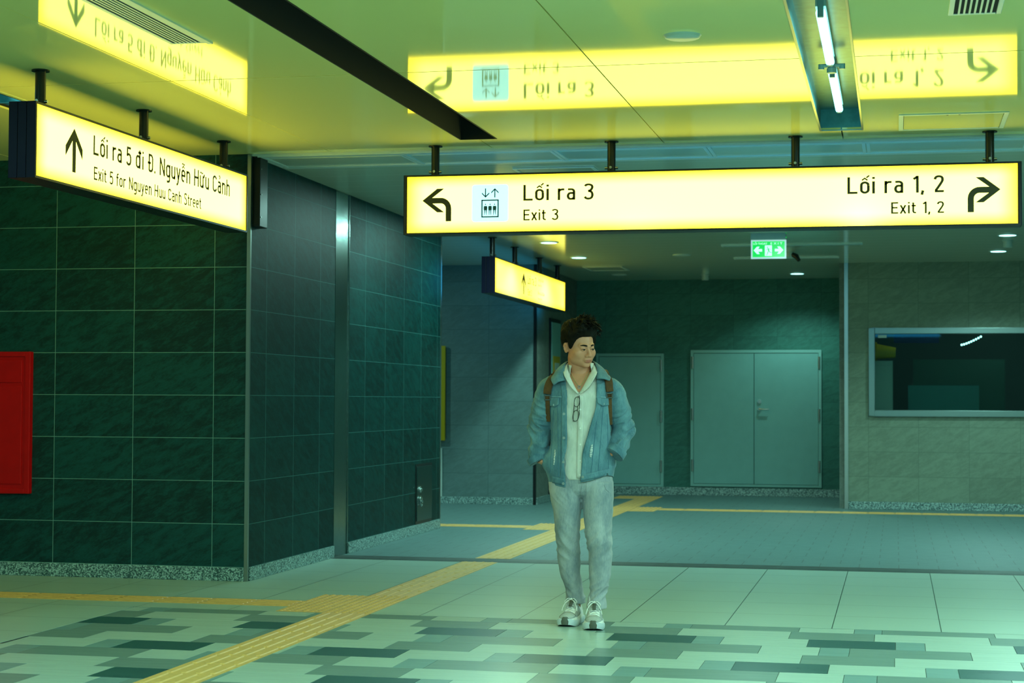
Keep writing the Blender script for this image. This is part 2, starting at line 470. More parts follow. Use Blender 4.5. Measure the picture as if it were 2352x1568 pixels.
# ---- a plain monoline sign alphabet, drawn as strokes (cap height 1)
_HW = 0.064
_XH = 0.73
def _arc(cx, cy, rx, ry, a0, a1, n=8):
    return [(cx + rx * math.cos(math.radians(a0 + (a1 - a0) * i / n)), cy + ry * math.sin(math.radians(a0 + (a1 - a0) * i / n))) for i in range(n + 1)]
def _sm(P, n=6):
    out = []
    for i in range(len(P) - 1):
        p0, p1, p2, p3 = P[max(i - 1, 0)], P[i], P[i + 1], P[min(i + 2, len(P) - 1)]
        for k_ in range(n):
            t = k_ / n
            out.append(tuple(0.5 * (2 * p1[q] + (p2[q] - p0[q]) * t + (2 * p0[q] - 5 * p1[q] + 4 * p2[q] - p3[q]) * t * t + (3 * p1[q] - p0[q] - 3 * p2[q] + p3[q]) * t ** 3) for q in (0, 1)))
    return out + [P[-1]]
def _glyph(ch):
    h, X = _HW, _XH
    def bowl(w, top=X):
        r = w / 2 - h
        return [_arc(w / 2, top - h - r, r, r, 0, 180) + _arc(w / 2, h + r, r, r, 180, 360) + [(w - h, top - h - r)]]
    def u(w=0.45):
        r = w / 2 - h
        return [[(h, X)] + _arc(w / 2, h + r, r, r, 180, 360)[:-1] + [(w - h, h + r)], [(w - h, 0), (w - h, X)]]
    def arch(w=0.45):
        r = w / 2 - h
        return [_arc(w / 2, X - h - r, r, r, 180, 0) + [(w - h, 0)]]
    def a():
        w = 0.43; r = 0.135
        return [[(0.055, X - h)] + _arc(w - h - r, X - h - r, r, r, 90, 0) + [(w - h, 0)],
                [(w - h, 0.43)] + _arc(0.19, 0.43 - 0.185, 0.19 - h, 0.185, 90, 270)[0:] + [(w - h - 0.09, h), (w - h, 0.13)]]
    def e():
        w = 0.45; r = w / 2 - h
        return [[(h, 0.37), (w - h, 0.37)] + _arc(w / 2, X - h - r, r, r, 0, 180) + _arc(w / 2, h + r, r, r, 180, 300)]
    circ = [[(0.09, 0.795), (0.225, 0.915), (0.36, 0.795)]]
    th = 0.075
    G = {
        'L': (0.48, [[(h, 1), (h, h), (0.48, h)]]), 'E': (0.48, [[(0.48, 1 - h), (h, 1 - h), (h, h), (0.48, h)], [(h, 0.52), (0.44, 0.52)]]),
        'x': (0.43, [[(0.045, 0), (0.385, X)], [(0.385, 0), (0.045, X)]]), 'i': (2 * h, [[(h, 0), (h, X)], [(h, 0.865), (h, 0.99)]]),
        't': (0.31, [[(0.12, 0.94)] + _arc(0.12 + 0.13, h + 0.13, 0.13, 0.13, 180, 270) + [(0.31, h)], [(0, X - h), (0.30, X - h)]]),
        'r': (0.34, [[(h, 0), (h, X)], _arc(0.06 + 0.19, X - h - 0.16, 0.19, 0.16, 180, 90) + [(0.34, X - h)]]),
        'a': (0.43, a()), 'o': (0.46, bowl(0.46)), 'e': (0.45, e()), 'u': (0.45, u()),
        '3': (0.47, [_sm([(0.045, 0.84), (0.10, 0.915), (0.235, 0.945), (0.375, 0.885), (0.405, 0.75), (0.33, 0.595), (0.20, 0.535)]), _sm([(0.20, 0.535), (0.36, 0.48), (0.415, 0.29), (0.365, 0.115), (0.225, 0.055), (0.095, 0.09), (0.035, 0.185)])]),
        '1': (0.27, [[(0.21, 0), (0.21, 1)], [(0.03, 0.80), (0.21, 0.95)]]),
        '2': (0.47, [_sm([(0.055, 0.76), (0.10, 0.89), (0.235, 0.945), (0.37, 0.89), (0.405, 0.73), (0.33, 0.53), (0.09, 0.10)]), [(0.045, h), (0.47, h)]]),
        '5': (0.47, [[(0.43, 1 - h), (0.10, 1 - h), (0.075, 0.49)], _sm([(0.075, 0.53), (0.22, 0.605), (0.37, 0.53), (0.412, 0.33), (0.36, 0.12), (0.215, 0.055), (0.10, 0.085), (0.03, 0.18)])]),
        ',': (0.14, [[(0.085, 0.13), (0.03, -0.13)]]), '.': (2 * h, [[(h, 0), (h, 0.13)]]),
        'đ': (0.54, bowl(0.46) + [[(0.46 - h, 0), (0.46 - h, 1)], [(0.24, 0.86), (0.55, 0.86)]]),
        'Đ': (0.54, [[(0.06 + h, h), (0.06 + h, 1 - h)] + _arc(0.30, 1 - h - 0.2, 0.18, 0.2, 90, 0) + _arc(0.30, h + 0.2, 0.18, 0.2, 0, -90) + [(0.06 + h, h)], [(-0.02, 0.50), (0.30, 0.50)]]),
        'N': (0.56, [[(h, 0), (h, 1)], [(0.56 - h, 0), (0.56 - h, 1)], [(h, 0.96), (0.56 - h, 0.04)]]),
        'g': (0.46, bowl(0.46) + [[(0.46 - h, X)] + _arc(0.46 - h - 0.14, -0.09, 0.14, 0.14, 0, -90) + [(0.09, -0.23)]]),
        'ư': (0.54, u() + [_sm([(0.41, 0.64), (0.50, 0.70), (0.515, 0.84)])]),
        'y': (0.43, [[(0.04, X), (0.22, 0.05)], [(0.39, X)] + _sm([(0.21, 0.02), (0.165, -0.14), (0.10, -0.22), (0.01, -0.23)])]),
        'n': (0.45, [[(h, 0), (h, X)]] + arch()), 'h': (0.45, [[(h, 0), (h, 1)]] + arch()),
        'H': (0.56, [[(h, 0), (h, 1)], [(0.56 - h, 0), (0.56 - h, 1)], [(h, 0.52), (0.56 - h, 0.52)]]),
        'C': (0.50, [[(0.47, 0.78)] + _arc(0.26, 1 - h - 0.2, 0.2, 0.2, 25, 180) + _arc(0.26, h + 0.2, 0.2, 0.2, 180, 335) + [(0.47, 0.22)]]),
        'f': (0.31, [[(0.31, 1 - h)] + _arc(0.12 + 0.12, 1 - h - 0.12, 0.12, 0.12, 90, 180) + [(0.12, 0)], [(0, X - h), (0.29, X - h)]]),
        'S': (0.48, [_sm([(0.43, 0.83), (0.35, 0.925), (0.235, 0.945), (0.105, 0.90), (0.065, 0.75), (0.13, 0.60), (0.30, 0.51), (0.41, 0.40), (0.415, 0.20), (0.33, 0.085), (0.22, 0.055), (0.10, 0.09), (0.03, 0.18)])]),
    }
    if ch == 'ố':
        return 0.46, bowl(0.46), circ + [[(0.30, 0.945), (0.44, 1.08)]]
    if ch == 'ễ':
        return 0.45, e(), circ + [_sm([(0.08, 1.0), (0.15, 1.06), (0.225, 1.03), (0.30, 1.0), (0.37, 1.06)])]
    if ch == 'ữ':
        w, s_ = G['ư']
        return w, s_, [_sm([(0.06, 0.85), (0.13, 0.915), (0.21, 0.88), (0.29, 0.85), (0.36, 0.915)])]
    if ch == 'ả':
        return 0.43, a(), [_sm([(0.15, 1.02), (0.24, 1.055), (0.30, 0.98), (0.24, 0.91), (0.225, 0.84)])]
    w, s_ = G[ch]
    return w, s_, []
def _ribbon(P, hw):
    P = [np.array(q, float) for i, q in enumerate(P) if i == 0 or abs(q[0] - P[i - 1][0]) + abs(q[1] - P[i - 1][1]) > 1e-5]
    n = len(P); L, R_ = [], []
    for i in range(n):
        d0 = P[i] - P[i - 1] if i else P[1] - P[0]
        d1 = P[i + 1] - P[i] if i < n - 1 else d0
        d0 = d0 / np.linalg.norm(d0); d1 = d1 / np.linalg.norm(d1)
        n0, n1 = np.array((-d0[1], d0[0])), np.array((-d1[1], d1[0]))
        m_ = n0 + n1
        m_ = m_ / max(np.dot(m_, n0), 0.5)
        L.append(P[i] + m_ * hw); R_.append(P[i] - m_ * hw)
    v = [tuple(q) for q in L + R_]
    return v, [(i, i + 1, n + i + 1, n + i) for i in range(n - 1)]
def sign_text(txt, x0, x1, base, cap, weight=1.0):
    vs, fs = [], []
    x = 0.0
    for ch in txt:
        if ch == ' ':
            x += 0.33
            continue
        w, st, thin = _glyph(ch)
        for P, hw in [(p_, _HW * weight) for p_ in st] + [(p_, 0.040) for p_ in thin]:
            v, f = _ribbon(P, hw)
            o = len(vs)
            vs += [(a + x, c) for a, c in v]
            fs += [tuple(i + o for i in q) for q in f]
        x += w + 0.115
    W_ = x - 0.115
    return [(x0 + a / W_ * (x1 - x0), base + c * cap) for a, c in vs], fs

# ------------------------------------------------------------------ setting
XS = -4.437      # face of the side wall
YL = 11.745      # face of the front-left wall
CZ = 3.0
def rz(y): return 2.985 - (y - 11.9) * 0.005      # rear ceiling tilted very slightly to fit heights read from image pixels

struct('floor', B().box(-9, 5, -2, 13.6, -0.12, -0.0022), M['joint_dark'])
b = B()
b.box(-9, -4.568, -2, 10.147, -0.01, 0.0)
b.box(-9, 5, 10.153, 13.6, -0.01, 0.0)
struct('floor', b, M['floor_plain'])
# banded planks
PU = 0.15086
ROWS = [(-0.53, 'LL S MMMM'), (-0.568, 'MMM LLLL'), (-0.457, 'DDD S LLL'), (-0.687, 'LL S MMMM'), (-0.461, 'MMM LLLL'), (-0.769, 'DDD LLL S')]
pm = {'L': 0, 'M': 1, 'S': 2, 'D': 3}
b = B()
for r in range(0, 41):
    y1 = 10.147 if r == 0 else 9.96 - 0.2985 * (r - 1)
    y0 = 9.96 - 0.2985 * r
    x0, seq = ROWS[r % 6]
    x0 -= 0.01 * (r // 6)
    for k in range(-5, 6):
        x = x0 + k * 7 * PU
        for g in seq.split():
            xa, xb = x, x + len(g) * PU
            x = xb
            ca, cb_ = max(xa, -4.562), min(xb, 5)
            if cb_ - ca > 0.01:
                b.box(ca + 0.0016, cb_ - 0.0016, y0 + 0.0013, y1 - 0.0013, -0.01, 0.0, pm[g[0]])
struct('floor', b, [M['plank_light'], M['plank_grey'], M['plank_teal'], M['plank_dark']])
b = B().box(-4.9, 5, 13.6, 13.66, -0.05, 0.001).box(-4.9, 5, 13.664, 13.85, -0.05, 0.002).box(-4.9, 5, 13.854, 13.92, -0.05, 0.001)
struct('trim_1', b, simple('threshold_metal', (0.07, 0.10, 0.095), 0.45, 0.5, 0.2, 12))
struct('floor', B().box(-9, 5, 13.92, 26, -0.12, 0.0), M['rear_floor'])

# front ceiling: separate glossy panels with real gaps, recessed channels left open
GAP = 0.0035
CH = [(-5.19, -4.945), (-2.812, -2.575), (-0.462, -0.203), (1.90, 2.15)]
xe = [-9]
panels = []
cuts = sorted([-8.6, -6.2, -3.845, -1.512, 0.845, 3.2])
edges = [(-9, None)]
spans = []
cur = -9.0
ev = sorted([(c, c) for c in cuts] + CH)
for a, c in ev:
    spans.append((cur, a)); cur = c
spans.append((cur, 5.0))
b = B()
for (a, c) in spans:
    for (y0, y1) in ((-2, 4.1), (4.1, 8.955), (8.955, 11.76)):
        b.box(a + GAP, c - GAP, y0 + 0.0065, y1 - 0.0065, CZ, CZ + 0.012)
for (a, c) in CH:
    mid = (a + c) / 2
    b.box(a - GAP, mid - 0.004, 11.35, 11.76, CZ, CZ + 0.012)
    b.box(mid + 0.004, c + GAP, 11.35, 11.76, CZ, CZ + 0.012)
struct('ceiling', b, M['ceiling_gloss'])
b = B()
cur = -9.0
for (a, c) in CH:
    b.box(cur, a - 0.012, -2, 11.9, CZ + 0.014, CZ + 0.03); cur = c + 0.012
    b.box(a - 0.012, c + 0.012, 11.362, 11.9, CZ + 0.014, CZ + 0.03)
b.box(cur, 5, -2, 11.9, CZ + 0.014, CZ + 0.03)
struct('ceiling', b, M['dark_void'])
# border band between the two ceilings
b = B().box(-4.437, 5, 11.76, 11.92, 2.988, 3.03)
struct('trim_2', b, M['white_trim'])
b = B().box(-4.40, 5, 11.775, 11.83, 2.980, 2.99).box(-4.40, 5, 12.33, 12.385, 2.976, 2.99).box(-4.40, 5, 12.40, 12.42, 2.978, 2.99)
for xc in (-4.39, -3.355, -2.29, -1.24, -0.19, 0.86, 1.9):
    b.box(xc - 0.026, xc - 0.004, 11.83, 12.33, 2.979, 2.99).box(xc + 0.004, xc + 0.026, 11.83, 12.33, 2.979, 2.99)
struct('trim_3', b, M['white_trim'])
# rear ceiling (tilted a hair to fit the image)
b = B()
b.prism([(11.92, 2.985), (26, rz(26)), (26, rz(26) + 0.1), (11.92, 3.08)], lambda u, w, d: (d, u, w), -9, 5)
struct('ceiling', b, M['ceiling_strips'])

# front-left block
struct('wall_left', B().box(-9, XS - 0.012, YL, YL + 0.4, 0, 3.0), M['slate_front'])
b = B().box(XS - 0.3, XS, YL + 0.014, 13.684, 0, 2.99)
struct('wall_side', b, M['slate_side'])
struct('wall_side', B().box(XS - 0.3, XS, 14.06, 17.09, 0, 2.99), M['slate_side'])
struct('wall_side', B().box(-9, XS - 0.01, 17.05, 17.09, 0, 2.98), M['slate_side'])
struct('trim_4', B().box(XS - 0.022, XS + 0.004, YL - 0.006, YL + 0.016, 0, 2.997), M['steel'])
struct('trim_5', B().box(XS - 0.02, XS + 0.004, 17.085, 17.11, 0, 2.95), M['steel'])
b = B().box(XS - 0.12, XS - 0.10, 13.69, 14.05, 0, 2.97)
b.box(XS - 0.12, XS + 0.003, 13.684, 13.70, 0, 2.97).box(XS - 0.12, XS + 0.003, 14.045, 14.062, 0, 2.97)
b.box(XS - 0.10, XS - 0.004, 13.70, 14.045, 0.0, 2.97)
struct('trim_6', b, M['steel_brushed'])
def base(name, x0, x1, y0, y1, h=0.095):
    struct(name, B().box(x0, x1, y0, y1, 0, h), M['granite'], bevel=0.004)
base('baseboard_left', -9, XS - 0.024, YL - 0.012, YL + 0.02)
base('baseboard_side', XS - 0.02, XS + 0.012, YL + 0.03, 13.682)
base('baseboard_side', XS - 0.02, XS + 0.012, 14.064, 17.07, 0.093)

# far rooms
XB = -4.297
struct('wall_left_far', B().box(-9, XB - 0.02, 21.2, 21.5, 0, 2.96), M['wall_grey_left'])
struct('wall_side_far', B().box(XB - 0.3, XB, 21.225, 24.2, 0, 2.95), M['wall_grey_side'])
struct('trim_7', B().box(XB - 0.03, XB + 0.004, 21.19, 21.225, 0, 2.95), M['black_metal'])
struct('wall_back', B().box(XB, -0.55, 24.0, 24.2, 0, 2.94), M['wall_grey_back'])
b = B().box(-0.60, 0.0, 21.55, 21.7, 0, 2.95)
WX0, WX1, WZ0, WZ1 = -0.317, 2.45, 1.106, 2.155
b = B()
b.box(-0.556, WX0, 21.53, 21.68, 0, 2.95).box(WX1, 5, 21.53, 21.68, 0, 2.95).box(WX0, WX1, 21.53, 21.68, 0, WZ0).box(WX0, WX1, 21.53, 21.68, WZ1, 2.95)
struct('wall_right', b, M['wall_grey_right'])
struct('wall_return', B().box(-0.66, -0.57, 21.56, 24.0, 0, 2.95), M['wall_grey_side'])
struct('trim_8', B().box(-0.60, -0.556, 21.523, 21.56, 0, 2.95), M['steel'])
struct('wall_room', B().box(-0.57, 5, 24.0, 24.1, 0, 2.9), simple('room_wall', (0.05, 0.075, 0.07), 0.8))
base('baseboard_left_far', -9, XB - 0.03, 21.17, 21.2, 0.085)
base('baseboard_side_far', XB, XB + 0.015, 21.23, 23.98, 0.085)
base('baseboard_back', XB + 0.015, -0.66, 23.975, 24.0, 0.105)
base('baseboard_right', -0.556, 5, 21.505, 21.53, 0.088)

# ------------------------------------------------------------------ doors of the back wall
def wall_door(n, x0, x1, z0, z1, leaves, y=24.0, hinge_sides=(1,), handle=None):
    d = thing('door_%d' % n, None, None, ((x0 + x1) / 2, y, z0), kind='structure')
    fw = 0.04
    f = B().box(x0, x0 + fw, y - 0.03, y + 0.02, z0, z1).box(x1 - fw, x1, y - 0.03, y + 0.02, z0, z1)
    f.box(x0 + fw, x1 - fw, y - 0.03, y + 0.02, z1 - fw, z1).box(x0 + fw, x1 - fw, y - 0.03, y + 0.02, z0, z0 + 0.03)
    f.build('door_frame', M['frame_paint'], d, bevel=0.003)
    for (a, c) in leaves:
        l = B().box(a + 0.004, c - 0.004, y - 0.022, y + 0.015, z0 + 0.036, z1 - fw - 0.006)
        lo = l.build('door_leaf', M['door_paint'], d, bevel=0.002)
    for hx in hinge_sides:
        for hz in (z0 + 0.2, (z0 + z1) / 2 - 0.03, z1 - 0.25):
            B().cyl((hx, y - 0.034, hz), (hx, y - 0.034, hz + 0.16), 0.016, 10).build('hinge', M['steel'], d, True)
    if handle:
        hx, hz = handle
        h = B().cyl((hx, y - 0.024, hz), (hx, y - 0.04, hz), 0.024, 16)
        h.tube([(hx, y - 0.03, hz), (hx, y - 0.075, hz), (hx + 0.02, y - 0.08, hz), (hx + 0.13, y - 0.08, hz - 0.004)], 0.011, 10)
        h.build('door_handle', M['chrome'], d, True)
        B().cyl((hx, y - 0.024, hz + 0.1), (hx, y - 0.042, hz + 0.1), 0.027, 18).build('door_lock', M['chrome'], d, True)
    return d
wall_door(1, -2.72, -0.968, 0.125, 1.965, [(-2.68, -1.865), (-1.865, -1.008)], hinge_sides=(-2.69, -1.0), handle=(-1.79, 1.17))
wall_door(2, -4.02, -3.085, 0.108, 1.92, [(-3.98, -3.125)], hinge_sides=(-3.12,))

# door on the far side wall: narrow panel, yellow notice on it
d = thing('door_3', None, None, (XB, 22.36, 0), kind='structure')
B().box(XB - 0.02, XB + 0.02, 22.02, 22.72, 0.09, 2.32).build('door_frame', M['black_metal'], d)
B().box(XB + 0.018, XB + 0.03, 22.08, 22.66, 0.095, 2.27).build('door_leaf', M['door_paint'], d)
nt = thing('notice', 'yellow notice with a white sheet on the narrow door left of the man\'s head', 'notice', (XB + 0.032, 22.36, 1.3))
B().box(XB + 0.031, XB + 0.036, 22.14, 22.59, 1.25, 1.84).build('notice_board', M['yellow_board'], nt)
B().box(XB + 0.036, XB + 0.039, 22.23, 22.53, 1.38, 1.755).build('paper_sheet', M['white_plastic'], nt)
B().box(XB + 0.039, XB + 0.040, 22.30, 22.46, 1.50, 1.66).build('printed_mark', M['grey_plastic'], nt)

# ------------------------------------------------------------------ window and the dark office behind it
w = thing('window_1', None, None, ((WX0 + WX1) / 2, 21.53, WZ0), kind='structure')
fw = 0.072
f = B().box(WX0, WX0 + fw, 21.495, 21.60, WZ0, WZ1).box(WX1 - fw, WX1, 21.495, 21.60, WZ0, WZ1)
f.box(WX0 + fw, WX1 - fw, 21.495, 21.60, WZ1 - fw, WZ1).box(WX0 + fw, WX1 - fw, 21.495, 21.60, WZ0, WZ0 + fw)
f.build('window_frame', simple('window_steel', (0.20, 0.27, 0.26), 0.3, 1.0), w, bevel=0.006)
B().box(WX0 + fw, WX1 - fw, 21.545, 21.553, WZ0 + fw, WZ1 - fw).build('window_pane', M['pane_glass'], w)
o = B().box(-0.205, -0.105, 21.541, 21.5445, 2.038, 2.072).build('sticker', M['white_plastic'])
tag(o, 'small white sticker in the upper left corner of the office window', 'sticker')
cb = thing('cabinet', 'pale grey cabinet behind the left end of the office window', 'cabinet', (-0.20, 22.25, 0))
B().box(-0.38, -0.035, 22.05, 22.45, 0, 1.775).build('cabinet_body', M['grey_plastic'], cb, bevel=0.004)
for zz in (0.06, 0.92):
    B().box(-0.37, -0.045, 22.036, 22.049, zz, zz + 0.80).build('cabinet_door', M['grey_plastic'], cb, bevel=0.003)
bu = thing('reflection', 'yellow tapered shape above the pale cabinet, built for a sign reflection in the office window', 'reflection', (-0.16, 22.25, 1.775))  # solid shape stands in for a yellow sign's reflection in the glass
B().tube([(-0.235, 22.25, 1.892), (0.0, 22.25, 1.880)], [0.098, 0.062], 28).build('reflection_body', M['yellow_board'], bu, True)
B().tube([(-0.25, 22.25, 1.893), (-0.225, 22.25, 1.893)], [0.118, 0.118], 28).build('reflection_rim', M['yellow_board'], bu, True)
dk = thing('desk', 'dark teal desk with a screen panel inside the office window', 'desk', (0.55, 22.5, 0))
B().box(0.15, 1.0, 22.45, 22.48, 0.7, 1.48).build('privacy_screen', simple('teal_panel', (0.02, 0.14, 0.14), 0.6), dk)
B().box(0.15, 1.6, 22.48, 23.1, 0.70, 0.73).build('desktop', M['grey_plastic'], dk)
for xx in (0.17, 1.56):
    for yy in (22.5, 23.06):
        B().box(xx, xx + 0.035, yy, yy + 0.035, 0, 0.70).build('leg', M['black_metal'], dk)
o = B().box(-0.02, 0.52, 22.30, 22.33, 2.0, 2.12).build('blind_box', simple('blue_panel', (0.006, 0.02, 0.16), 0.5))
tag(o, 'deep blue roller blind box at the top of the office window', 'blind')
pt = B().box(0.22, 1.35, 23.2, 23.24, 0.7, 1.82).build('partition', simple('green_panel', (0.010, 0.055, 0.04), 0.7))
tag(pt, 'dark green partition behind the desk in the office', 'partition')
st = thing('reflected_streak', 'slanting dotted streak built for a reflection in the office window', 'lamp', (0.95, 22.6, 2.05))  # glowing dots on an added rod stand in for reflected downlights
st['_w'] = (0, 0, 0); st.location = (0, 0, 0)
B().tube([(0.80, 22.6, 1.985), (0.9, 22.6, 2.02), (1.03, 22.6, 2.12), (1.06, 22.6, 2.20), (1.06, 22.6, 2.92)], 0.008, 8).build('streak_rod', M['black_metal'], st, True)
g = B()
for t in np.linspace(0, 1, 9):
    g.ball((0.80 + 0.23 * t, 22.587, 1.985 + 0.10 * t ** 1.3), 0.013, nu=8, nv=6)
g.build('glint_row', M['lens_glow'], st, True)

# ------------------------------------------------------------------ tactile paving
def strip_mesh(b, x0, x1, y0, y1, along, tile=0.30, nb=4):
    b.box(x0, x1, y0, y1, 0.0, 0.0025)
    if along == 'y':
        n = max(1, round((y1 - y0) / tile)); L = (y1 - y0) / n; wd = (x1 - x0)
        for i in range(n):
            for j in range(nb):
                c = x0 + wd * (j + 0.5) / nb
                bar(b, c, c, y0 + i * L + 0.012, y0 + (i + 1) * L - 0.012, 'y', wd)
    else:
        n = max(1, round((x1 - x0) / tile)); L = (x1 - x0) / n; wd = (y1 - y0)
        for i in range(n):
            for j in range(nb):
                c = y0 + wd * (j + 0.5) / nb
                bar(b, x0 + i * L + 0.012, x0 + (i + 1) * L - 0.012, c, c, 'x', wd)
def bar(b, x0, x1, y0, y1, along, wd):
    hw, tw, h = 0.017, 0.009, 0.0065
    if along == 'y':
        c = x0
        prof = lambda y, d: [(c - hw + d, y, 0.002), (c - tw, y, h), (c + tw, y, h), (c + hw - d, y, 0.002)]
        v = prof(y0, 0.006) + prof(y0 + 0.012, 0) + prof(y1 - 0.012, 0) + prof(y1, 0.006)
        for q in (1, 2): v[q] = (v[q][0], y0 + 0.006, h); v[12 + q] = (v[12 + q][0], y1 - 0.006, h)
    else:
        c = y0
        prof = lambda x, d: [(x, c - hw + d, 0.002), (x, c - tw, h), (x, c + tw, h), (x, c + hw - d, 0.002)]
        v = prof(x0, 0.006) + prof(x0 + 0.012, 0) + prof(x1 - 0.012, 0) + prof(x1, 0.006)
        for q in (1, 2): v[q] = (x0 + 0.006, v[q][1], h); v[12 + q] = (x1 - 0.006, v[12 + q][1], h)
    f = []
    for i in range(3):
        for j in range(3):
            f.append((i * 4 + j, i * 4 + j + 1, i * 4 + j + 5, i * 4 + j + 4))
    f += [(0, 1, 2, 3), (15, 14, 13, 12)]
    b.add(v, f)
def dots_mesh(b, x0, x1, y0, y1, pitch=0.05):
    b.box(x0, x1, y0, y1, 0.0, 0.0025)
    nx, ny = round((x1 - x0) / pitch), round((y1 - y0) / pitch)
    for i in range(nx):
        for j in range(ny):
            cx_, cy_ = x0 + (i + .5) * (x1 - x0) / nx, y0 + (j + .5) * (y1 - y0) / ny
            n = 8
            v = [(cx_ + r * math.cos(2 * math.pi * q / n), cy_ + r * math.sin(2 * math.pi * q / n), zz) for r, zz in ((0.016, 0.002), (0.009, 0.007)) for q in range(n)]
            b.add(v, [(q, (q + 1) % n, n + (q + 1) % n, n + q) for q in range(n)] + [tuple(range(n, 2 * n))])
def tactile(label, fn):
    b = B(); fn(b)
    tag(b.build('tactile_strip', M['tactile']), label, 'tactile paving', 'yellow tactile paving')
tactile('long yellow ribbed tactile strip running diagonally across the patterned floor in the foreground', lambda b: (strip_mesh(b, -3.345, -3.06, 4.14, 10.14, 'y'), strip_mesh(b, -3.345, -3.06, 11.07, 13.60, 'y')))
tactile('yellow ribbed tactile strip running left past the dark tiled wall', lambda b: strip_mesh(b, -8.75, -3.65, 10.40, 10.70, 'x'))
def _d(b):
    dots_mesh(b, -3.65, -3.352, 10.15, 11.07); dots_mesh(b, -3.345, -3.06, 10.14, 11.07)
tactile('yellow dotted tactile block where the two foreground strips meet', _d)
tactile('yellow ribbed tactile strip beyond the dark threshold, passing behind the man\'s legs', lambda b: (strip_mesh(b, -3.315, -3.03, 13.92, 17.13, 'y'), strip_mesh(b, -3.315, -3.03, 18.0, 20.3, 'y'), strip_mesh(b, -3.315, -3.03, 21.1, 22.9, 'y')))
tactile('yellow ribbed tactile strip beyond the threshold leading to the left corridor', lambda b: strip_mesh(b, -7.5, -3.6, 17.35, 17.65, 'x'))
tactile('yellow dotted tactile block left of the man\'s knee', lambda b: (dots_mesh(b, -3.6, -3.32, 17.13, 18.0), dots_mesh(b, -3.315, -3.03, 17.13, 18.0)))
tactile('yellow ribbed tactile strip running right in front of the office wall', lambda b: strip_mesh(b, -2.72, 4.5, 20.58, 20.88, 'x'))
tactile('yellow dotted tactile block right of the man\'s thighs', lambda b: (dots_mesh(b, -3.025, -2.725, 20.3, 21.1), dots_mesh(b, -3.315, -3.03, 20.3, 21.1)))
tactile('yellow dotted tactile block at the foot of the far wall', lambda b: dots_mesh(b, -3.62, -3.03, 22.9, 23.5))

# ------------------------------------------------------------------ hanging signs
def hanging_sign(label, center, rot, Wd, Hh, T, ceil_fn, posts, panel, write, back=None):
    """local frame: face towards -y, x to the reader's right; built local, then rotated about z"""
    root = thing('hanging_sign', label, 'sign', center)
    root.rotation_euler = (0, 0, rot)
    del root['_w']
    fb = 0.015
    h = B().box(-Wd / 2, Wd / 2, -T / 2 + 0.006, T / 2 - 0.006, Hh / 2 - fb, Hh / 2)
    h.box(-Wd / 2, Wd / 2, -T / 2 + 0.006, T / 2 - 0.006, -Hh / 2, -Hh / 2 + fb)
    h.box(-Wd / 2, -Wd / 2 + fb, -T / 2 + 0.006, T / 2 - 0.006, -Hh / 2 + fb, Hh / 2 - fb)
    h.box(Wd / 2 - fb, Wd / 2, -T / 2 + 0.006, T / 2 - 0.006, -Hh / 2 + fb, Hh / 2 - fb)
    h.box(-Wd / 2 + fb, Wd / 2 - fb, -0.004, 0.004, -Hh / 2 + fb, Hh / 2 - fb)
    h.build('housing', M['black_metal'], root, local=True)
    for sy in (-1, 1):
        fr = B()
        y0, y1 = sorted((sy * (T / 2 - 0.006), sy * T / 2))
        e = 0.012
        fr.box(-Wd / 2, Wd / 2, y0, y1, Hh / 2 - e, Hh / 2).box(-Wd / 2, Wd / 2, y0, y1, -Hh / 2, -Hh / 2 + e)
        fr.box(-Wd / 2, -Wd / 2 + e, y0, y1, -Hh / 2 + e, Hh / 2 - e).box(Wd / 2 - e, Wd / 2, y0, y1, -Hh / 2 + e, Hh / 2 - e)
        fr.build('face_frame', M['black_metal'], root, local=True)
    for sx in (-1, 1):
        cp = B()
        for a, c in ((-T / 2, -T / 6 - 0.002), (-T / 6 + 0.002, T / 6 - 0.002), (T / 6 + 0.002, T / 2)):
            x0, x1 = sorted((sx * Wd / 2, sx * (Wd / 2 + 0.005)))
            cp.box(x0, x1, a, c, -Hh / 2, Hh / 2)
        cp.build('end_cap', M['navy_metal'], root, local=True, bevel=0.0015)
    B().box(-Wd / 2 + 0.02, Wd / 2 - 0.02, -T / 2 + 0.004, -T / 2 + 0.008, -Hh / 2 + 0.0125, Hh / 2 - 0.0125).build('light_panel', panel, root, local=True)
    if back is not None:
        o = B().box(-Wd / 2 + 0.02, Wd / 2 - 0.02, T / 2 - 0.008, T / 2 - 0.004, -Hh / 2 + 0.0125, Hh / 2 - 0.0125).build('back_panel', back, root, local=True)
    for px in posts:
        cy = center[1] if abs(rot) < 0.1 else center[1] + px
        top = ceil_fn(cy) - center[2]
        p = B().cyl((px, 0, Hh / 2 - 0.002), (px, 0, top), 0.028, 24).build('hanger_post', M['post_metal'], root, True, local=True)
        B().cyl((px, 0, top - 0.008), (px, 0, top), 0.047, 28).build('ceiling_flange', M['post_metal'], p, True, local=True)
        for bx, by in ((0.026, 0), (-0.026, 0), (0, -0.026)):
            B().cyl((px + bx, by, Hh / 2 + 0.028), (px + bx * 1.7, by * 1.6, Hh / 2 + 0.028), 0.009, 10).build('bolt', M['steel'], p, True, local=True)
    yf = -T / 2 + 0.004
    write(root, yf)
    return root
def ink_text(root, yf, lines, name='lettering', mat=None):
    for txt, x0, x1, base_, cap in lines:
        vs, fs = (sign_text if cap > 0.06 else text_geo)(txt, x0, x1, base_, cap)
        b = B().add([(x, yf - 0.0012, z) for x, z in vs], fs)
        b.build(name, mat or M['ink'], root, local=True)
def ink_poly(root, yf, polys, name, mat=None, d=0.0015):
    b = B()
    for pts in polys:
        b.prism(pts, lambda u, w, q: (u, q, w), yf - d, yf + 0.0005)
    return b.build(name, mat or M['ink'], root, local=True)
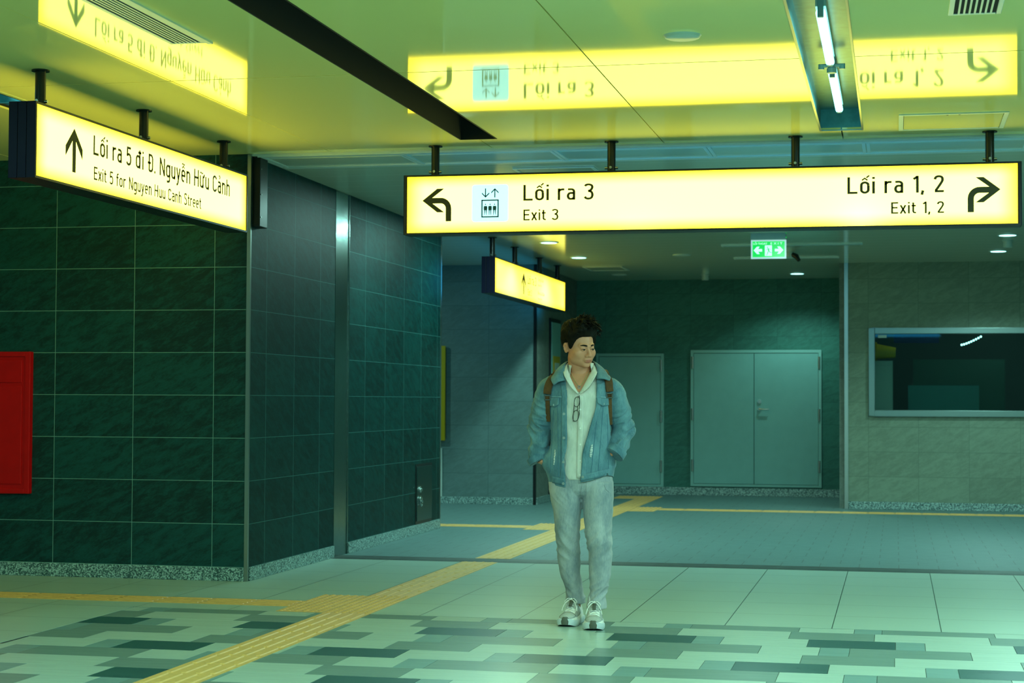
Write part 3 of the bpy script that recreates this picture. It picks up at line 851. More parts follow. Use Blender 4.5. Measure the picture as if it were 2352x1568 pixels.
def turn_arrow(cx, mirror=1, cz=0.027):
    """shaft from below bending sideways to the head; arrow points to -x when mirror = 1"""
    s = mirror
    head = [(0, 0), (0.103, 0.080), (0.152, 0.080), (0.066, 0.016), (0.066, -0.016), (0.152, -0.080), (0.103, -0.080)]
    arc = []
    R0, R1 = 0.056, 0.020
    ax, az = 0.146, -0.075 + 0.004
    out = [(0.066, 0.018)] + [(0.128 + 0.073 * math.sin(t), 0.018 - 0.073 * (1 - math.cos(t))) for t in np.linspace(0, math.pi / 2, 10)] + [(0.201, -0.142)]
    inn = [(0.163, -0.142)] + [(0.128 + 0.035 * math.sin(t), -0.020 - 0.035 * (1 - math.cos(t))) for t in np.linspace(math.pi / 2, 0, 8)] + [(0.066, -0.020)]
    tr = lambda L: [(cx + s * x, cz + z) for x, z in L]
    return tr(head), tr(out + inn)
def up_arrow(cx):
    h = [(cx, 0.120), (cx - 0.100, 0.018), (cx - 0.100, -0.036), (cx - 0.019, 0.055), (cx + 0.019, 0.055), (cx + 0.100, -0.036), (cx + 0.100, 0.018)]
    s = [(cx - 0.019, 0.055), (cx - 0.019, -0.116), (cx + 0.019, -0.116), (cx + 0.019, 0.055)]
    return [h, s]
def write_big(root, yf):
    h, s = turn_arrow(-1.886); ink_poly(root, yf, [h, s], 'arrow_symbol')
    h, s = turn_arrow(1.888, -1); ink_poly(root, yf, [h, s], 'arrow_symbol')
    ink_text(root, yf, [('Lối ra 3', -1.189, -0.714, 0.014, 0.106), ('Exit 3', -1.188, -0.951, -0.118, 0.073),
                        ('Lối ra 1, 2', 0.938, 1.541, 0.016, 0.108), ('Exit 1, 2', 1.213, 1.541, -0.116, 0.074)])
    # lift pictogram on its pale rounded square
    x0, x1, z0, z1, r = -1.541, -1.292, -0.122, 0.127, 0.018
    pts = []
    for cx, cz, a0 in ((x1 - r, z1 - r, 0), (x0 + r, z1 - r, 90), (x0 + r, z0 + r, 180), (x1 - r, z0 + r, 270)):
        pts += [(cx + r * math.cos(math.radians(a0 + q)), cz + r * math.sin(math.radians(a0 + q))) for q in (0, 30, 60, 90)]
    sq = ink_poly(root, yf, [pts], 'pictogram_panel', M['pict_white'], 0.001)
    P = lambda u, w: (x0 + (x1 - x0) * u, z0 + (z1 - z0) * w)
    Q = lambda L: [P(u, w) for u, w in L]
    pol = []
    fx0, fx1, fz0, fz1, t = 0.262, 0.738, 0.115, 0.595, 0.032
    pol += [Q([(fx0, fz0), (fx1, fz0), (fx1, fz0 + t), (fx0, fz0 + t)]), Q([(fx0, fz1 - t), (fx1, fz1 - t), (fx1, fz1), (fx0, fz1)]),
            Q([(fx0, fz0), (fx0 + t, fz0), (fx0 + t, fz1), (fx0, fz1)]), Q([(fx1 - t, fz0), (fx1, fz0), (fx1, fz1), (fx1 - t, fz1)])]
    for cx in (0.375, 0.50, 0.625):
        pol.append(Q([(cx + 0.016 * math.cos(q), 0.468 + 0.016 * math.sin(q)) for q in np.linspace(0, 2 * math.pi, 9)[:-1]]))
        pol.append(Q([(cx - 0.045, 0.31), (cx + 0.045, 0.31), (cx + 0.049, 0.40), (cx + 0.034, 0.425), (cx - 0.034, 0.425), (cx - 0.049, 0.40)]))
        pol.append(Q([(cx - 0.034, 0.31), (cx - 0.008, 0.31), (cx - 0.021, 0.18), (cx - 0.032, 0.18)]))
        pol.append(Q([(cx + 0.034, 0.31), (cx + 0.008, 0.31), (cx + 0.021, 0.18), (cx + 0.032, 0.18)]))
    for cx, s in ((0.375, -1), (0.632, 1)):
        zc = 0.775
        V = lambda L: Q([(cx + a, zc + s * c) for a, c in L])
        pol.append(V([(0, 0.125), (-0.105, 0.018), (-0.098, -0.012), (-0.016, 0.07), (0.016, 0.07), (0.098, -0.012), (0.105, 0.018)]))
        pol.append(V([(-0.014, 0.09), (-0.014, -0.125), (0.014, -0.125), (0.014, 0.09)]))
    ink_poly(root, yf - 0.001, pol, 'lift_pictogram', M['ink_blue'])
hanging_sign('long yellow lit sign pointing to exits 3 and 1, 2 across the hall', (-1.2385, 11.60, 2.592), 0.0, 4.025, 0.404, 0.16,
             lambda y: CZ, (-1.8165, -0.6065, 0.6045, 1.8275), M['box_big'], write_big, M['box_back_blue'])
def write_left(root, yf):
    ink_poly(root, yf, up_arrow(-1.079), 'arrow_symbol')
    ink_text(root, yf, [('Lối ra 5 đi Đ. Nguyễn Hữu Cảnh', -0.847, 1.20, 0.012, 0.108), ('Exit 5 for Nguyen Huu Canh Street', -0.838, 0.706, -0.125, 0.073)])
hanging_sign('yellow lit exit 5 sign with an up arrow, hanging before the dark tiled wall', (-4.395, 9.856, 2.6065), math.pi / 2, 3.045, 0.395, 0.15,
             lambda y: CZ, (-1.333, -0.023, 1.267), M['box_left'], write_left, M['box_left'])
def write_rear(root, yf):
    ink_poly(root, yf, up_arrow(-0.533), 'arrow_symbol')
    ink_text(root, yf, [('Lối ra 3', -0.312, 0.152, 0.014, 0.100), ('Exit 3', -0.31, -0.091, -0.114, 0.070),
                        ('Cảng Sài Gòn', 0.265, 0.586, 0.084, 0.040), ('Saigon Port', 0.265, 0.483, 0.028, 0.024), ('Bến tàu Sài Gòn', 0.255, 0.641, -0.071, 0.040), ('Saigon Pier', 0.256, 0.512, -0.127, 0.024)])
hanging_sign('smaller yellow lit sign for exit 3 hanging in the rear corridor above the man\'s head', (-4.07, 19.58, 2.557), math.pi / 2, 3.96, 0.375, 0.14,
             rz, (-1.80, -0.70, 0.68, 1.80), M['box_rear'], write_rear, M['box_back_blue'])

# ------------------------------------------------------------------ green exit sign
ex = thing('exit_sign', 'small green lit escape sign with running figure under the rear ceiling', 'sign', (-1.2425, 17.85, 2.80))
B().box(-1.42, -1.068, 17.79, 17.86, 2.892, rz(17.85) + 0.004).build('mounting_case', simple('grey_case', (0.30, 0.42, 0.40), 0.4, 0.4), ex, bevel=0.004)
f = B().box(-1.418, -1.402, 17.835, 17.865, 2.704, 2.892).box(-1.083, -1.067, 17.835, 17.865, 2.704, 2.892)
f.box(-1.402, -1.083, 17.835, 17.865, 2.878, 2.892).box(-1.402, -1.083, 17.835, 17.865, 2.704, 2.720)
f.build('sign_frame', emis('frame_glow', (0.45, 0.72, 0.72), 0.75), ex)
B().box(-1.402, -1.083, 17.842, 17.858, 2.72, 2.878).build('green_panel', M['exit_green'], ex)
yf = 17.842
vs, fs = text_geo('LỐI THOÁT', -1.393, -1.256, 2.846, 0.020)
B().add([(x, yf - 0.0015, z) for x, z in vs], fs).build('lettering', M['exit_white'], ex)
vs, fs = text_geo('E X I T', -1.222, -1.106, 2.846, 0.022)
B().add([(x, yf - 0.0015, z) for x, z in vs], fs).build('lettering', M['exit_white'], ex)
def xpoly(pols, name, m, d=0.0015):
    b = B()
    for p in pols:
        b.prism(p, lambda u, w, q: (u, q, w), yf - d, yf + 0.0004)
    b.build(name, m, ex)
def flat_arrow(cx, cz, s):
    L = [(0.042, 0), (0.008, 0.037), (-0.018, 0.037), (-0.002, 0.013), (-0.042, 0.013), (-0.042, -0.013), (-0.002, -0.013), (-0.018, -0.037), (0.008, -0.037)]
    return [(cx + s * a, cz + c) for a, c in L]
xpoly([flat_arrow(-1.349, 2.789, -1)], 'arrow_symbol', M['exit_white'])
xpoly([flat_arrow(-1.138, 2.789, 1)], 'arrow_symbol', M['exit_white'])
xpoly([[(-1.279, 2.732), (-1.209, 2.732), (-1.209, 2.838), (-1.279, 2.838)]], 'doorway_panel', M['exit_white'], 0.001)
rf = []
rf.append([(-1.253 + 0.006 * math.cos(q), 2.819 + 0.006 * math.sin(q)) for q in np.linspace(0, 2 * math.pi, 9)[:-1]])
def seg(a, b_, w_):
    a, b_ = np.array(a), np.array(b_); t = (b_ - a) / np.linalg.norm(b_ - a); n_ = np.array((-t[1], t[0])) * w_ / 2
    return [tuple(a - n_), tuple(b_ - n_), tuple(b_ + n_), tuple(a + n_)]
rf += [seg((-1.248, 2.808), (-1.240, 2.782), 0.012), seg((-1.250, 2.806), (-1.268, 2.792), 0.004), seg((-1.246, 2.806), (-1.226, 2.798), 0.004), seg((-1.226, 2.798), (-1.220, 2.788), 0.004),
       seg((-1.243, 2.784), (-1.252, 2.758), 0.007), seg((-1.252, 2.758), (-1.262, 2.738), 0.006), seg((-1.238, 2.784), (-1.228, 2.766), 0.007), seg((-1.228, 2.766), (-1.206, 2.764), 0.005)]
xpoly(rf, 'running_figure', M['exit_green'], 0.002)
for zz in (2.985, 2.94):
    B().ball((-1.066, 17.80, zz - 0.028), 0.006, nu=8, nv=6).build('indicator_lamp', M['exit_green'], ex, True)

# ------------------------------------------------------------------ recessed channels with tubes
def channel(label, x0, x1, ya, yb, lit, mat_in, depth=0.13, tubes=()):
    cx = (x0 + x1) / 2
    t = thing('ceiling_light', label, 'light', (cx, (ya + yb) / 2, CZ))
    h = B()
    h.box(x0 - 0.008, x0, ya, yb, CZ - 0.002, CZ + depth).box(x1, x1 + 0.008, ya, yb, CZ - 0.002, CZ + depth)
    h.box(x0, x1, yb - 0.008, yb, CZ - 0.002, CZ + depth).box(x0, x1, ya, ya + 0.008, CZ, CZ + depth)
    h.box(x0 - 0.008, x1 + 0.008, ya, yb, CZ + depth, CZ + depth + 0.01)
    h.build('housing', mat_in, t)
    if lit:
        B().box(x0 - 0.006, x0 + 0.006, ya, yb, CZ - 0.006, CZ - 0.002).box(x1 - 0.004, x1 + 0.006, ya, yb, CZ - 0.006, CZ - 0.002).box(x0, x1, yb - 0.006, yb + 0.006, CZ - 0.006, CZ - 0.002).build('rim', M['steel'], t)
    for (y0, y1) in tubes:
        zt = CZ + 0.058
        B().box(cx - 0.024, cx + 0.024, y0 - 0.02, y1 + 0.0, CZ + 0.085, CZ + depth).build('tube_batten', M['white_plastic'], t)
        q = B().cyl((cx, y0, zt), (cx, y1, zt), 0.023, 18).build('fluorescent_tube', M['tube_glow'], t, True)
        for ye in (y0, y1):
            sk = B().box(cx - 0.014, cx + 0.014, ye - 0.028, ye - 0.002, zt - 0.024, CZ + depth)
            sk.build('tube_socket', M['grey_plastic'], t, bevel=0.003)
    return t
M['channel_steel'] = simple('channel_steel', (0.10, 0.24, 0.26), 0.34, 1.0, 0.12, 18)
c1 = channel('lit recessed channel light with two fluorescent tubes, right of the hanging signs', -0.462, -0.203, 4.9, 11.36, True, M['channel_steel'], tubes=((9.72, 10.92), (8.18, 9.38), (6.6, 7.8)))
h = B()
h.cyl((-0.33, 9.55, CZ + 0.055), (-0.33, 9.55, CZ + 0.13), 0.02, 14)
h.cyl((-0.33, 9.55, CZ + 0.03), (-0.33, 9.55, CZ + 0.055), 0.026, 18).cyl((-0.385, 9.55, CZ + 0.05), (-0.385, 9.55, CZ + 0.075), 0.016, 14).cyl((-0.275, 9.55, CZ + 0.05), (-0.275, 9.55, CZ + 0.075), 0.016, 14)
h.cyl((-0.40, 9.55, CZ + 0.07), (-0.26, 9.55, CZ + 0.07), 0.010, 10)
h.build('spot_cluster', M['white_plastic'], c1, True)
channel('unlit black recessed slot running between the two yellow signs', -2.812, -2.575, 3.0, 11.345, False, M['dark_void'], 0.25)
channel('recessed channel light at the far left edge, mostly hidden by the exit 5 sign', -5.19, -4.945, 4.0, 9.42, True, M['channel_steel'], tubes=((8.1, 9.3), (6.5, 7.7)))

# ------------------------------------------------------------------ vents, hatches, detectors
def vent(label, x0, x1, ya, yb, along, nsl, z=CZ):
    t = thing('air_vent', label, 'vent', ((x0 + x1) / 2, (ya + yb) / 2, z))
    e = 0.022
    f = B().box(x0, x0 + e, ya, yb, z - 0.005, z).box(x1 - e, x1, ya, yb, z - 0.005, z).box(x0 + e, x1 - e, ya, ya + e, z - 0.005, z).box(x0 + e, x1 - e, yb - e, yb, z - 0.005, z)
    f.build('vent_frame', M['white_trim'], t, bevel=0.002)
    B().box(x0 + e, x1 - e, ya + e, yb - e, z - 0.002, z).build('vent_backing', M['dark_void'], t)
    for i in range(nsl):
        u = (i + 1) / (nsl + 1)
        c = x0 + e + (x1 - x0 - 2 * e) * u
        B().box(c - 0.0045, c + 0.0045, ya + e, yb - e, z - 0.0045, z - 0.0025).build('slat', M['white_trim'], t)
    return t
vent('long slatted air vent in the glossy ceiling above the exit 5 sign', -3.44, -3.255, 6.4, 8.0, 'y', 6)
tag(B().box(-3.25, -3.226, 6.4, 8.01, CZ - 0.009, CZ).build('vent_rail', M['white_trim']), 'thin white rail beside the long slatted air vent', 'rail')
vent('square slatted air vent at the top right edge of the ceiling', 0.232, 0.46, 7.5, 8.06, 'y', 7)
t = thing('smoke_detector', 'round flat white disc fixed to the yellow-lit ceiling above exit 3', 'detector', (-0.98, 8.28, CZ))
B().cyl((-0.98, 8.28, CZ - 0.012), (-0.98, 8.28, CZ), 0.082, 40, 0.090).build('detector_base', M['white_plastic'], t, True)
B().cyl((-0.98, 8.28, CZ - 0.016), (-0.98, 8.28, CZ - 0.012), 0.072, 40, 0.080).build('detector_cover', M['white_plastic'], t, True)
def hatch(label, x0, x1, ya, yb, zf, m):
    t = thing('ceiling_hatch', label, 'hatch', ((x0 + x1) / 2, (ya + yb) / 2, zf))
    e = 0.028
    f = B().box(x0, x0 + e, ya, yb, zf - 0.007, zf).box(x1 - e, x1, ya, yb, zf - 0.007, zf).box(x0 + e, x1 - e, ya, ya + e, zf - 0.007, zf).box(x0 + e, x1 - e, yb - e, yb, zf - 0.007, zf)
    f.build('hatch_frame', M['white_trim'], t, bevel=0.002)
    f = B().box(x0 + e + .004, x1 - e - .004, ya + e + .004, yb - e - .004, zf - 0.004, zf - 0.001)
    f.build('hatch_panel', m, t)
    for q in (-0.035, 0.035):
        B().cyl(((x0 + x1) / 2 + q, ya + 0.05, zf - 0.006), ((x0 + x1) / 2 + q, ya + 0.05, zf - 0.003), 0.006, 10).build('latch', M['black_metal'], t, True)
hatch('framed access hatch in the yellow ceiling beside the right end of the long sign', 0.022, 0.664, 10.82, 11.44, CZ, M['ceiling_gloss'])
hatch('framed access hatch just behind the left half of the long sign', -2.755, -2.145, 12.67, 13.07, rz(12.85) - 0.001, M['ceiling_strips'])
hatch('framed access hatch far back in the rear ceiling over the man\'s right shoulder', -3.80, -3.30, 21.6, 22.25, rz(22) - 0.002, M['ceiling_strips'])
def slot(label, x0, x1, y):
    t = thing('slot_diffuser', label, 'vent', ((x0 + x1) / 2, y, rz(y)))
    B().box(x0, x1, y - 0.05, y + 0.05, rz(y) - 0.012, rz(y) + 0.002).build('diffuser_frame', M['white_trim'], t, bevel=0.002)
    B().box(x0 + 0.02, x1 - 0.02, y - 0.012, y + 0.012, rz(y) - 0.014, rz(y) - 0.011).build('diffuser_gap', M['grey_plastic'], t)
slot('thin linear diffuser below the green escape sign, farther one', -1.84, -0.635, 20.67)
slot('thin linear diffuser level with the green escape sign, nearer one', -1.83, -0.34, 19.05)
def downlight(label, x, y, lit, power=26, r=0.083):
    z = rz(y)
    t = thing('downlight', label, 'light', (x, y, z), 'round downlights of the rear ceiling')
    b = B()
    n = 32
    prof = [(r, 0.0), (r + 0.02, -0.001), (r + 0.02, -0.006), (r, -0.006)]
    v = [(x + a * math.cos(2 * math.pi * q / n), y + a * math.sin(2 * math.pi * q / n), z + dz) for q in range(n) for a, dz in prof]
    f = [(q * 4 + j, q * 4 + (j + 1) % 4, ((q + 1) % n) * 4 + (j + 1) % 4, ((q + 1) % n) * 4 + j) for q in range(n) for j in range(4)]
    b.add(v, f).build('trim_ring', M['white_trim'], t, True)
    B().cyl((x, y, z - 0.008), (x, y, z + 0.001), r, n).build('lens', M['lens_glow'] if lit else M['white_trim'], t, True)
    if lit:
        d = bpy.data.lights.new('downlight_lamp', 'SPOT')
        d.energy = power; d.color = LAMP; d.spot_size = math.radians(140); d.spot_blend = 0.6; d.shadow_soft_size = 0.06
        o = bpy.data.objects.new('downlight_lamp', d)
        o.location = (x, y, z - 0.075)
        C.objects.link(o)
DL = 115
downlight('lit downlight just behind the long sign, above the rear exit 3 sign', -3.60, 18.42, True, DL)
downlight('lit downlight right of the rear exit 3 sign, second from the long sign', -3.61, 20.3, True, DL)
downlight('lit downlight nearest the double door', -1.242, 23.1, True, DL * .5)
downlight('lit downlight over the office window, nearer of the two at the right edge', 1.10, 18.34, True, DL)
downlight('lit downlight over the office window, farther of the two at the right edge', 1.11, 20.17, True, DL * .9)
downlight('unlit downlight midway between the rear sign and the green escape sign', -2.39, 20.15, False)
downlight('unlit downlight near the back wall, right of the rear sign', -3.55, 22.99, False)
for _x, _y in ((-3.6, 16.5), (-3.6, 14.6), (1.1, 16.5), (1.1, 14.6), (-1.25, 15.4), (-7.0, 19.2)):
    area('downlight_lamp', _x, _y, rz(_y) - 0.01, 0.12, 0.12, 34)
def sensor(label, x, y):
    z = rz(y)
    t = thing('ceiling_sensor', label, 'sensor', (x, y, z))
    B().cyl((x, y, z - 0.012), (x, y, z + 0.002), 0.055, 24).build('sensor_base', M['white_plastic'], t, True)
    B().cyl((x, y, z - 0.075), (x, y, z - 0.012), 0.045, 24, 0.047).build('sensor_head', M['white_plastic'], t, True)
sensor('small white cylinder sensor under the rear ceiling above the double door', -2.43, 23.1)
sensor('small white cylinder sensor between the two downlights at the right edge', 1.135, 18.9)
t = thing('security_camera', 'small camera on the rear ceiling just right of the green escape sign', 'camera', (-1.15, 20.0, rz(20)))
B().cyl((-1.15, 20.0, rz(20) - 0.05), (-1.15, 20.0, rz(20) + 0.002), 0.045, 20).build('camera_mount', M['white_plastic'], t, True)
B().tube([(-1.14, 19.99, rz(20) - 0.02), (-1.08, 19.95, rz(20) - 0.05), (-1.05, 19.93, rz(20) - 0.10)], [0.026, 0.03, 0.02], 14).build('camera_body', M['black_metal'], t, True)

# ------------------------------------------------------------------ things on the left walls
fc = thing('fire_hose_cabinet', 'red metal fire hose cabinet set in the dark tiled wall at the left edge', 'cabinet', (-6.45, YL, 0.588))
x0, x1, z0, z1 = -6.83, -6.083, 0.588, 1.608
f = B().box(x0, x0 + 0.04, YL - 0.045, YL + 0.01, z0, z1).box(x1 - 0.04, x1, YL - 0.045, YL + 0.01, z0, z1).box(x0 + .04, x1 - .04, YL - 0.045, YL + 0.01, z1 - 0.035, z1).box(x0 + .04, x1 - .04, YL - 0.045, YL + 0.01, z0, z0 + 0.035)
f.build('outer_frame', M['red_paint'], fc, bevel=0.005)
B().box(x0 + .04, x1 - .04, YL - 0.034, YL + 0.005, z0 + 0.035, z1 - 0.035).build('cabinet_body', M['red_paint'], fc)
B().box(x0 + .066, x1 - 0.066, YL - 0.042, YL - 0.033, 1.386, 1.545).build('upper_panel', M['red_paint'], fc, bevel=0.004)
dr = B().box(x0 + .066, x1 - 0.066, YL - 0.042, YL - 0.033, 0.656, 1.362).build('door', M['red_paint'], fc, bevel=0.004)
B().box(x0 + .16, -6.336, YL - 0.045, YL - 0.041, 0.90, 1.21).build('door_window', M['black_metal'], dr, bevel=0.002)
B().cyl((x0 + 0.12, YL - 0.043, 1.03), (x0 + 0.12, YL - 0.065, 1.03), 0.02, 14).build('door_knob', M['chrome'], dr, True)

ap = thing('access_panel', 'low stainless access panel with two locks in the dark side wall', 'panel', (XS, 16.47, 0.095))
B().box(XS - 0.02, XS + 0.004, 16.17, 16.77, 0.096, 0.665).build('panel_frame', M['black_metal'], ap)
B().box(XS + 0.001, XS + 0.012, 16.20, 16.745, 0.125, 0.64).build('panel_door', M['panel_steel'], ap, bevel=0.002)
for zz in (0.42, 0.335):
    q = B().cyl((XS + 0.012, 16.29, zz), (XS + 0.022, 16.29, zz), 0.030, 18).cyl((XS + 0.02, 16.29, zz), (XS + 0.035, 16.29, zz), 0.016, 14)
    q.build('lock', M['chrome'], ap, True)
B().tube([(XS + 0.03, 16.29 + 0.03 * math.cos(a), 0.295 + 0.03 * math.sin(a)) for a in np.linspace(0, 2 * math.pi, 14)], 0.006, 6).build('pull_ring', M['chrome'], ap, True)
sp = thing('column_speaker', 'slim black box mounted high on the side wall by the corner', 'speaker', (XS + 0.03, 11.87, 2.49))
B().box(XS - 0.005, XS + 0.055, 11.785, 11.94, 2.49, 2.985).build('speaker_case', M['black_metal'], sp, bevel=0.006)
for zz in (2.56, 2.72, 2.90):
    B().cyl((XS + 0.055, 11.81, zz), (XS + 0.058, 11.81, zz), 0.005, 8).build('screw', M['steel'], sp, True)
yb_ = thing('wall_board', 'tall narrow yellow board edge showing behind the dark tiled wall', 'board', (-5.9, 21.15, 0.775))
B().box(-6.4, -5.428, 21.13, 21.165, 0.775, 1.94).build('board_panel', M['yellow_board'], yb_)
B().box(-6.4, -5.428, 21.165, 21.2, 0.80, 1.92).build('board_frame', M['black_metal'], yb_)
struct('trim_9', B().box(-5.52, -5.475, 21.17, 21.2, 0.085, 0.68), M['white_trim'])

# ------------------------------------------------------------------ the man
from mathutils import noise as mnoise
from mathutils.bvhtree import BVHTree
MAN_LOC = Vector((-1.766, 9.998, 0.0))
MAN_ROT = math.radians(10.0)
MAN_M = Matrix.Translation(MAN_LOC) @ Matrix.Rotation(MAN_ROT, 4, 'Z')
KS = 1.015
def up(p):          # body measures are taken from image pixels at the toes' depth, scaled about camera height; the trunk stands a little farther back
    return (p[0] * KS, p[1], p[2] * KS - 0.019)

skin = NT('skin')
at = skin.n('ShaderNodeAttribute'); at.attribute_name = 'tone'
skin.l(skin.mix(at.outputs['Fac'], (0.66, 0.255, 0.14), (0.50, 0.125, 0.08)), skin.b.inputs['Base Color'])
skin.b.inputs['Roughness'].default_value = 0.45
skin.b.inputs['Subsurface Weight'].default_value = 0.08
skin.b.inputs['Subsurface Radius'].default_value = (0.02, 0.008, 0.004)
M['skin'] = skin.m
def cloth(name, c0, c1, scale, sc=(1, 1, 1), weave=0.15, rough=0.85):
    k = NT(name)
    p, x, y, z = k.obj()
    nz = k.noise(k.mapv(p, sc), scale, 6, 0.6)
    f2 = k.noise(k.mapv(p, (1, 1, 0.25)), 170, 2, 0.5)
    t = k.math('ADD', k.math('MULTIPLY', nz, 0.8), k.math('MULTIPLY', f2, 0.2))
    k.l(k.mix(k.ramp(t, 0.32, 0.68), c0, c1), k.b.inputs['Base Color'])
    k.b.inputs['Roughness'].default_value = rough
    k.b.inputs['Sheen Weight'].default_value = 0.15
    k.bump(f2, weave, 0.002)
    return k.m
M['denim'] = cloth('denim', (0.055, 0.135, 0.190), (0.150, 0.285, 0.350), 11, (1, 1, 0.5))
M['denim_edge'] = cloth('denim_edge', (0.20, 0.37, 0.46), (0.38, 0.55, 0.62), 40)
M['denim_dark'] = cloth('denim_dark', (0.05, 0.14, 0.22), (0.08, 0.20, 0.29), 30)
M['frayed'] = cloth('frayed', (0.42, 0.46, 0.48), (0.70, 0.70, 0.68), 160, (1, 1, 3))
M['jeans'] = cloth('jeans', (0.20, 0.235, 0.275), (0.45, 0.45, 0.465), 9, (1, 1, 0.45))
M['linen'] = cloth('linen', (0.60, 0.55, 0.51), (0.74, 0.69, 0.64), 30, (1, 1, 0.3), 0.1)
M['strap'] = cloth('strap', (0.075, 0.030, 0.006), (0.125, 0.048, 0.009), 40)
M['pack'] = cloth('pack', (0.05, 0.03, 0.012), (0.09, 0.05, 0.02), 25)
M['hair'] = simple('hair', (0.006, 0.005, 0.003), 0.6, 0.0, 0.4, 60, spec=0.12)
M['eye_white'] = simple('eye_white', (0.6, 0.55, 0.5), 0.2)
M['eye_dark'] = simple('eye_dark', (0.008, 0.006, 0.005), 0.15)
M['shoe_white'] = simple('shoe_white', (0.85, 0.82, 0.78), 0.6, 0, 0.05, 40)
M['shoe_grey'] = simple('shoe_grey', (0.42, 0.43, 0.42), 0.8, 0, 0.08, 60)
M['shoe_sole'] = simple('shoe_sole', (0.62, 0.66, 0.70), 0.55)
M['rubber'] = simple('rubber', (0.10, 0.10, 0.08), 0.8)
M['buckle'] = simple('buckle', (0.10, 0.11, 0.10), 0.35, 1.0)
M['silver'] = simple('silver', (0.75, 0.75, 0.72), 0.2, 1.0)

def interp(z, tab):
    zs = [r[0] for r in tab]
    return [float(np.interp(z, zs, [r[i] for r in tab])) for i in range(1, len(tab[0]))]
def ring(cx, cy, z, a, b_, n=40, p=2.0):
    out = []
    for i in range(n):
        t = 2 * math.pi * i / n
        s_, c_ = math.sin(t), -math.cos(t)
        out.append((cx + a * math.copysign(abs(s_) ** (2 / p), s_), cy + b_ * math.copysign(abs(c_) ** (2 / p), c_), z))
    return out
def loft(b, rings, cap=True):
    n = len(rings[0]); v = [q for r in rings for q in r]
    f = [(i * n + j, i * n + (j + 1) % n, (i + 1) * n + (j + 1) % n, (i + 1) * n + j) for i in range(len(rings) - 1) for j in range(n)]
    if cap:
        f += [tuple(range(n - 1, -1, -1)), tuple((len(rings) - 1) * n + j for j in range(n))]
    return b.add(v, f)
def cr(P, n=6):
    """Catmull-Rom through points of any dimension"""
    P = [np.array(q, float) for q in P]; out = []
    for i in range(len(P) - 1):
        p0, p1, p2, p3 = P[max(i - 1, 0)], P[i], P[i + 1], P[min(i + 2, len(P) - 1)]
        for k_ in range(n):
            t = k_ / n
            out.append(0.5 * (2 * p1 + (p2 - p0) * t + (2 * p0 - 5 * p1 + 4 * p2 - p3) * t * t + (3 * p1 - p0 - 3 * p2 + p3) * t ** 3))
    return out + [P[-1]]
def remeshed(b, name, mat, voxel, parent=None, smooth=3, disp=None):
    o = b.build(name + '_raw', mat, None, local=True)
    md = o.modifiers.new('r', 'REMESH'); md.mode = 'VOXEL'; md.voxel_size = voxel; md.use_smooth_shade = True
    if smooth:
        sm = o.modifiers.new('s', 'SMOOTH'); sm.factor = 0.5; sm.iterations = smooth
    dg = bpy.context.evaluated_depsgraph_get()
    me = bpy.data.meshes.new_from_object(o.evaluated_get(dg))
    me.name = name
    bpy.data.objects.remove(o)
    if disp:
        n = len(me.vertices)
        co = np.empty(n * 3); me.vertices.foreach_get('co', co); co = co.reshape(-1, 3)
        no = np.empty(n * 3); me.vertices.foreach_get('normal', no); no = no.reshape(-1, 3)
        d = np.array([disp(Vector(co[i]), no[i]) for i in range(n)])
        co += no * d[:, None]
        me.vertices.foreach_set('co', co.ravel()); me.update()
    for p in me.polygons: p.use_smooth = True
    me.materials.clear(); me.materials.append(mat)
    o = bpy.data.objects.new(name, me)
    C.objects.link(o)
    if parent is not None: o.parent = parent
    return o
def bvh_of(o):
    me = o.data
    return BVHTree.FromPolygons([v.co.copy() for v in me.vertices], [tuple(p.vertices) for p in me.polygons])
def front(bvh, x, z, off=0.0, y0=-1.0):
    h = bvh.ray_cast(Vector((x, y0, z)), Vector((0, 1, 0)))
    return (x, (h[0].y if h[0] is not None else -0.1) - off, z)

# ---- head, as an implicit form traced from its middle
HC = Vector(up((-0.007, -0.030, 1.577)))
HEAD_M = Matrix.Translation(HC) @ Matrix.Rotation(math.radians(35), 4, 'Z') @ Matrix.Rotation(math.radians(-3.0), 4, 'Y') @ Matrix.Rotation(math.radians(9), 4, 'X')
def _ell(P, c, r):
    r = np.array(r); q = (P - np.array(c)) / r
    k0 = np.sqrt((q * q).sum(-1)); k1 = np.sqrt(((q / r) ** 2).sum(-1))
    return k0 * (k0 - 1) / np.maximum(k1, 1e-9)
def _cap(P, a, b_, ra, rb):
    a, b_ = np.array(a), np.array(b_); d = b_ - a
    t = np.clip(((P - a) @ d) / (d @ d), 0, 1)
    return np.sqrt((((P - a) - t[..., None] * d) ** 2).sum(-1)) - (ra + (rb - ra) * t)
def _smin(a, b_, k):
    h = np.clip(0.5 + 0.5 * (b_ - a) / k, 0, 1)
    return b_ + (a - b_) * h - k * h * (1 - h)
def _ssub(a, b_, k):           # a minus b
    return -_smin(-a, b_, k)
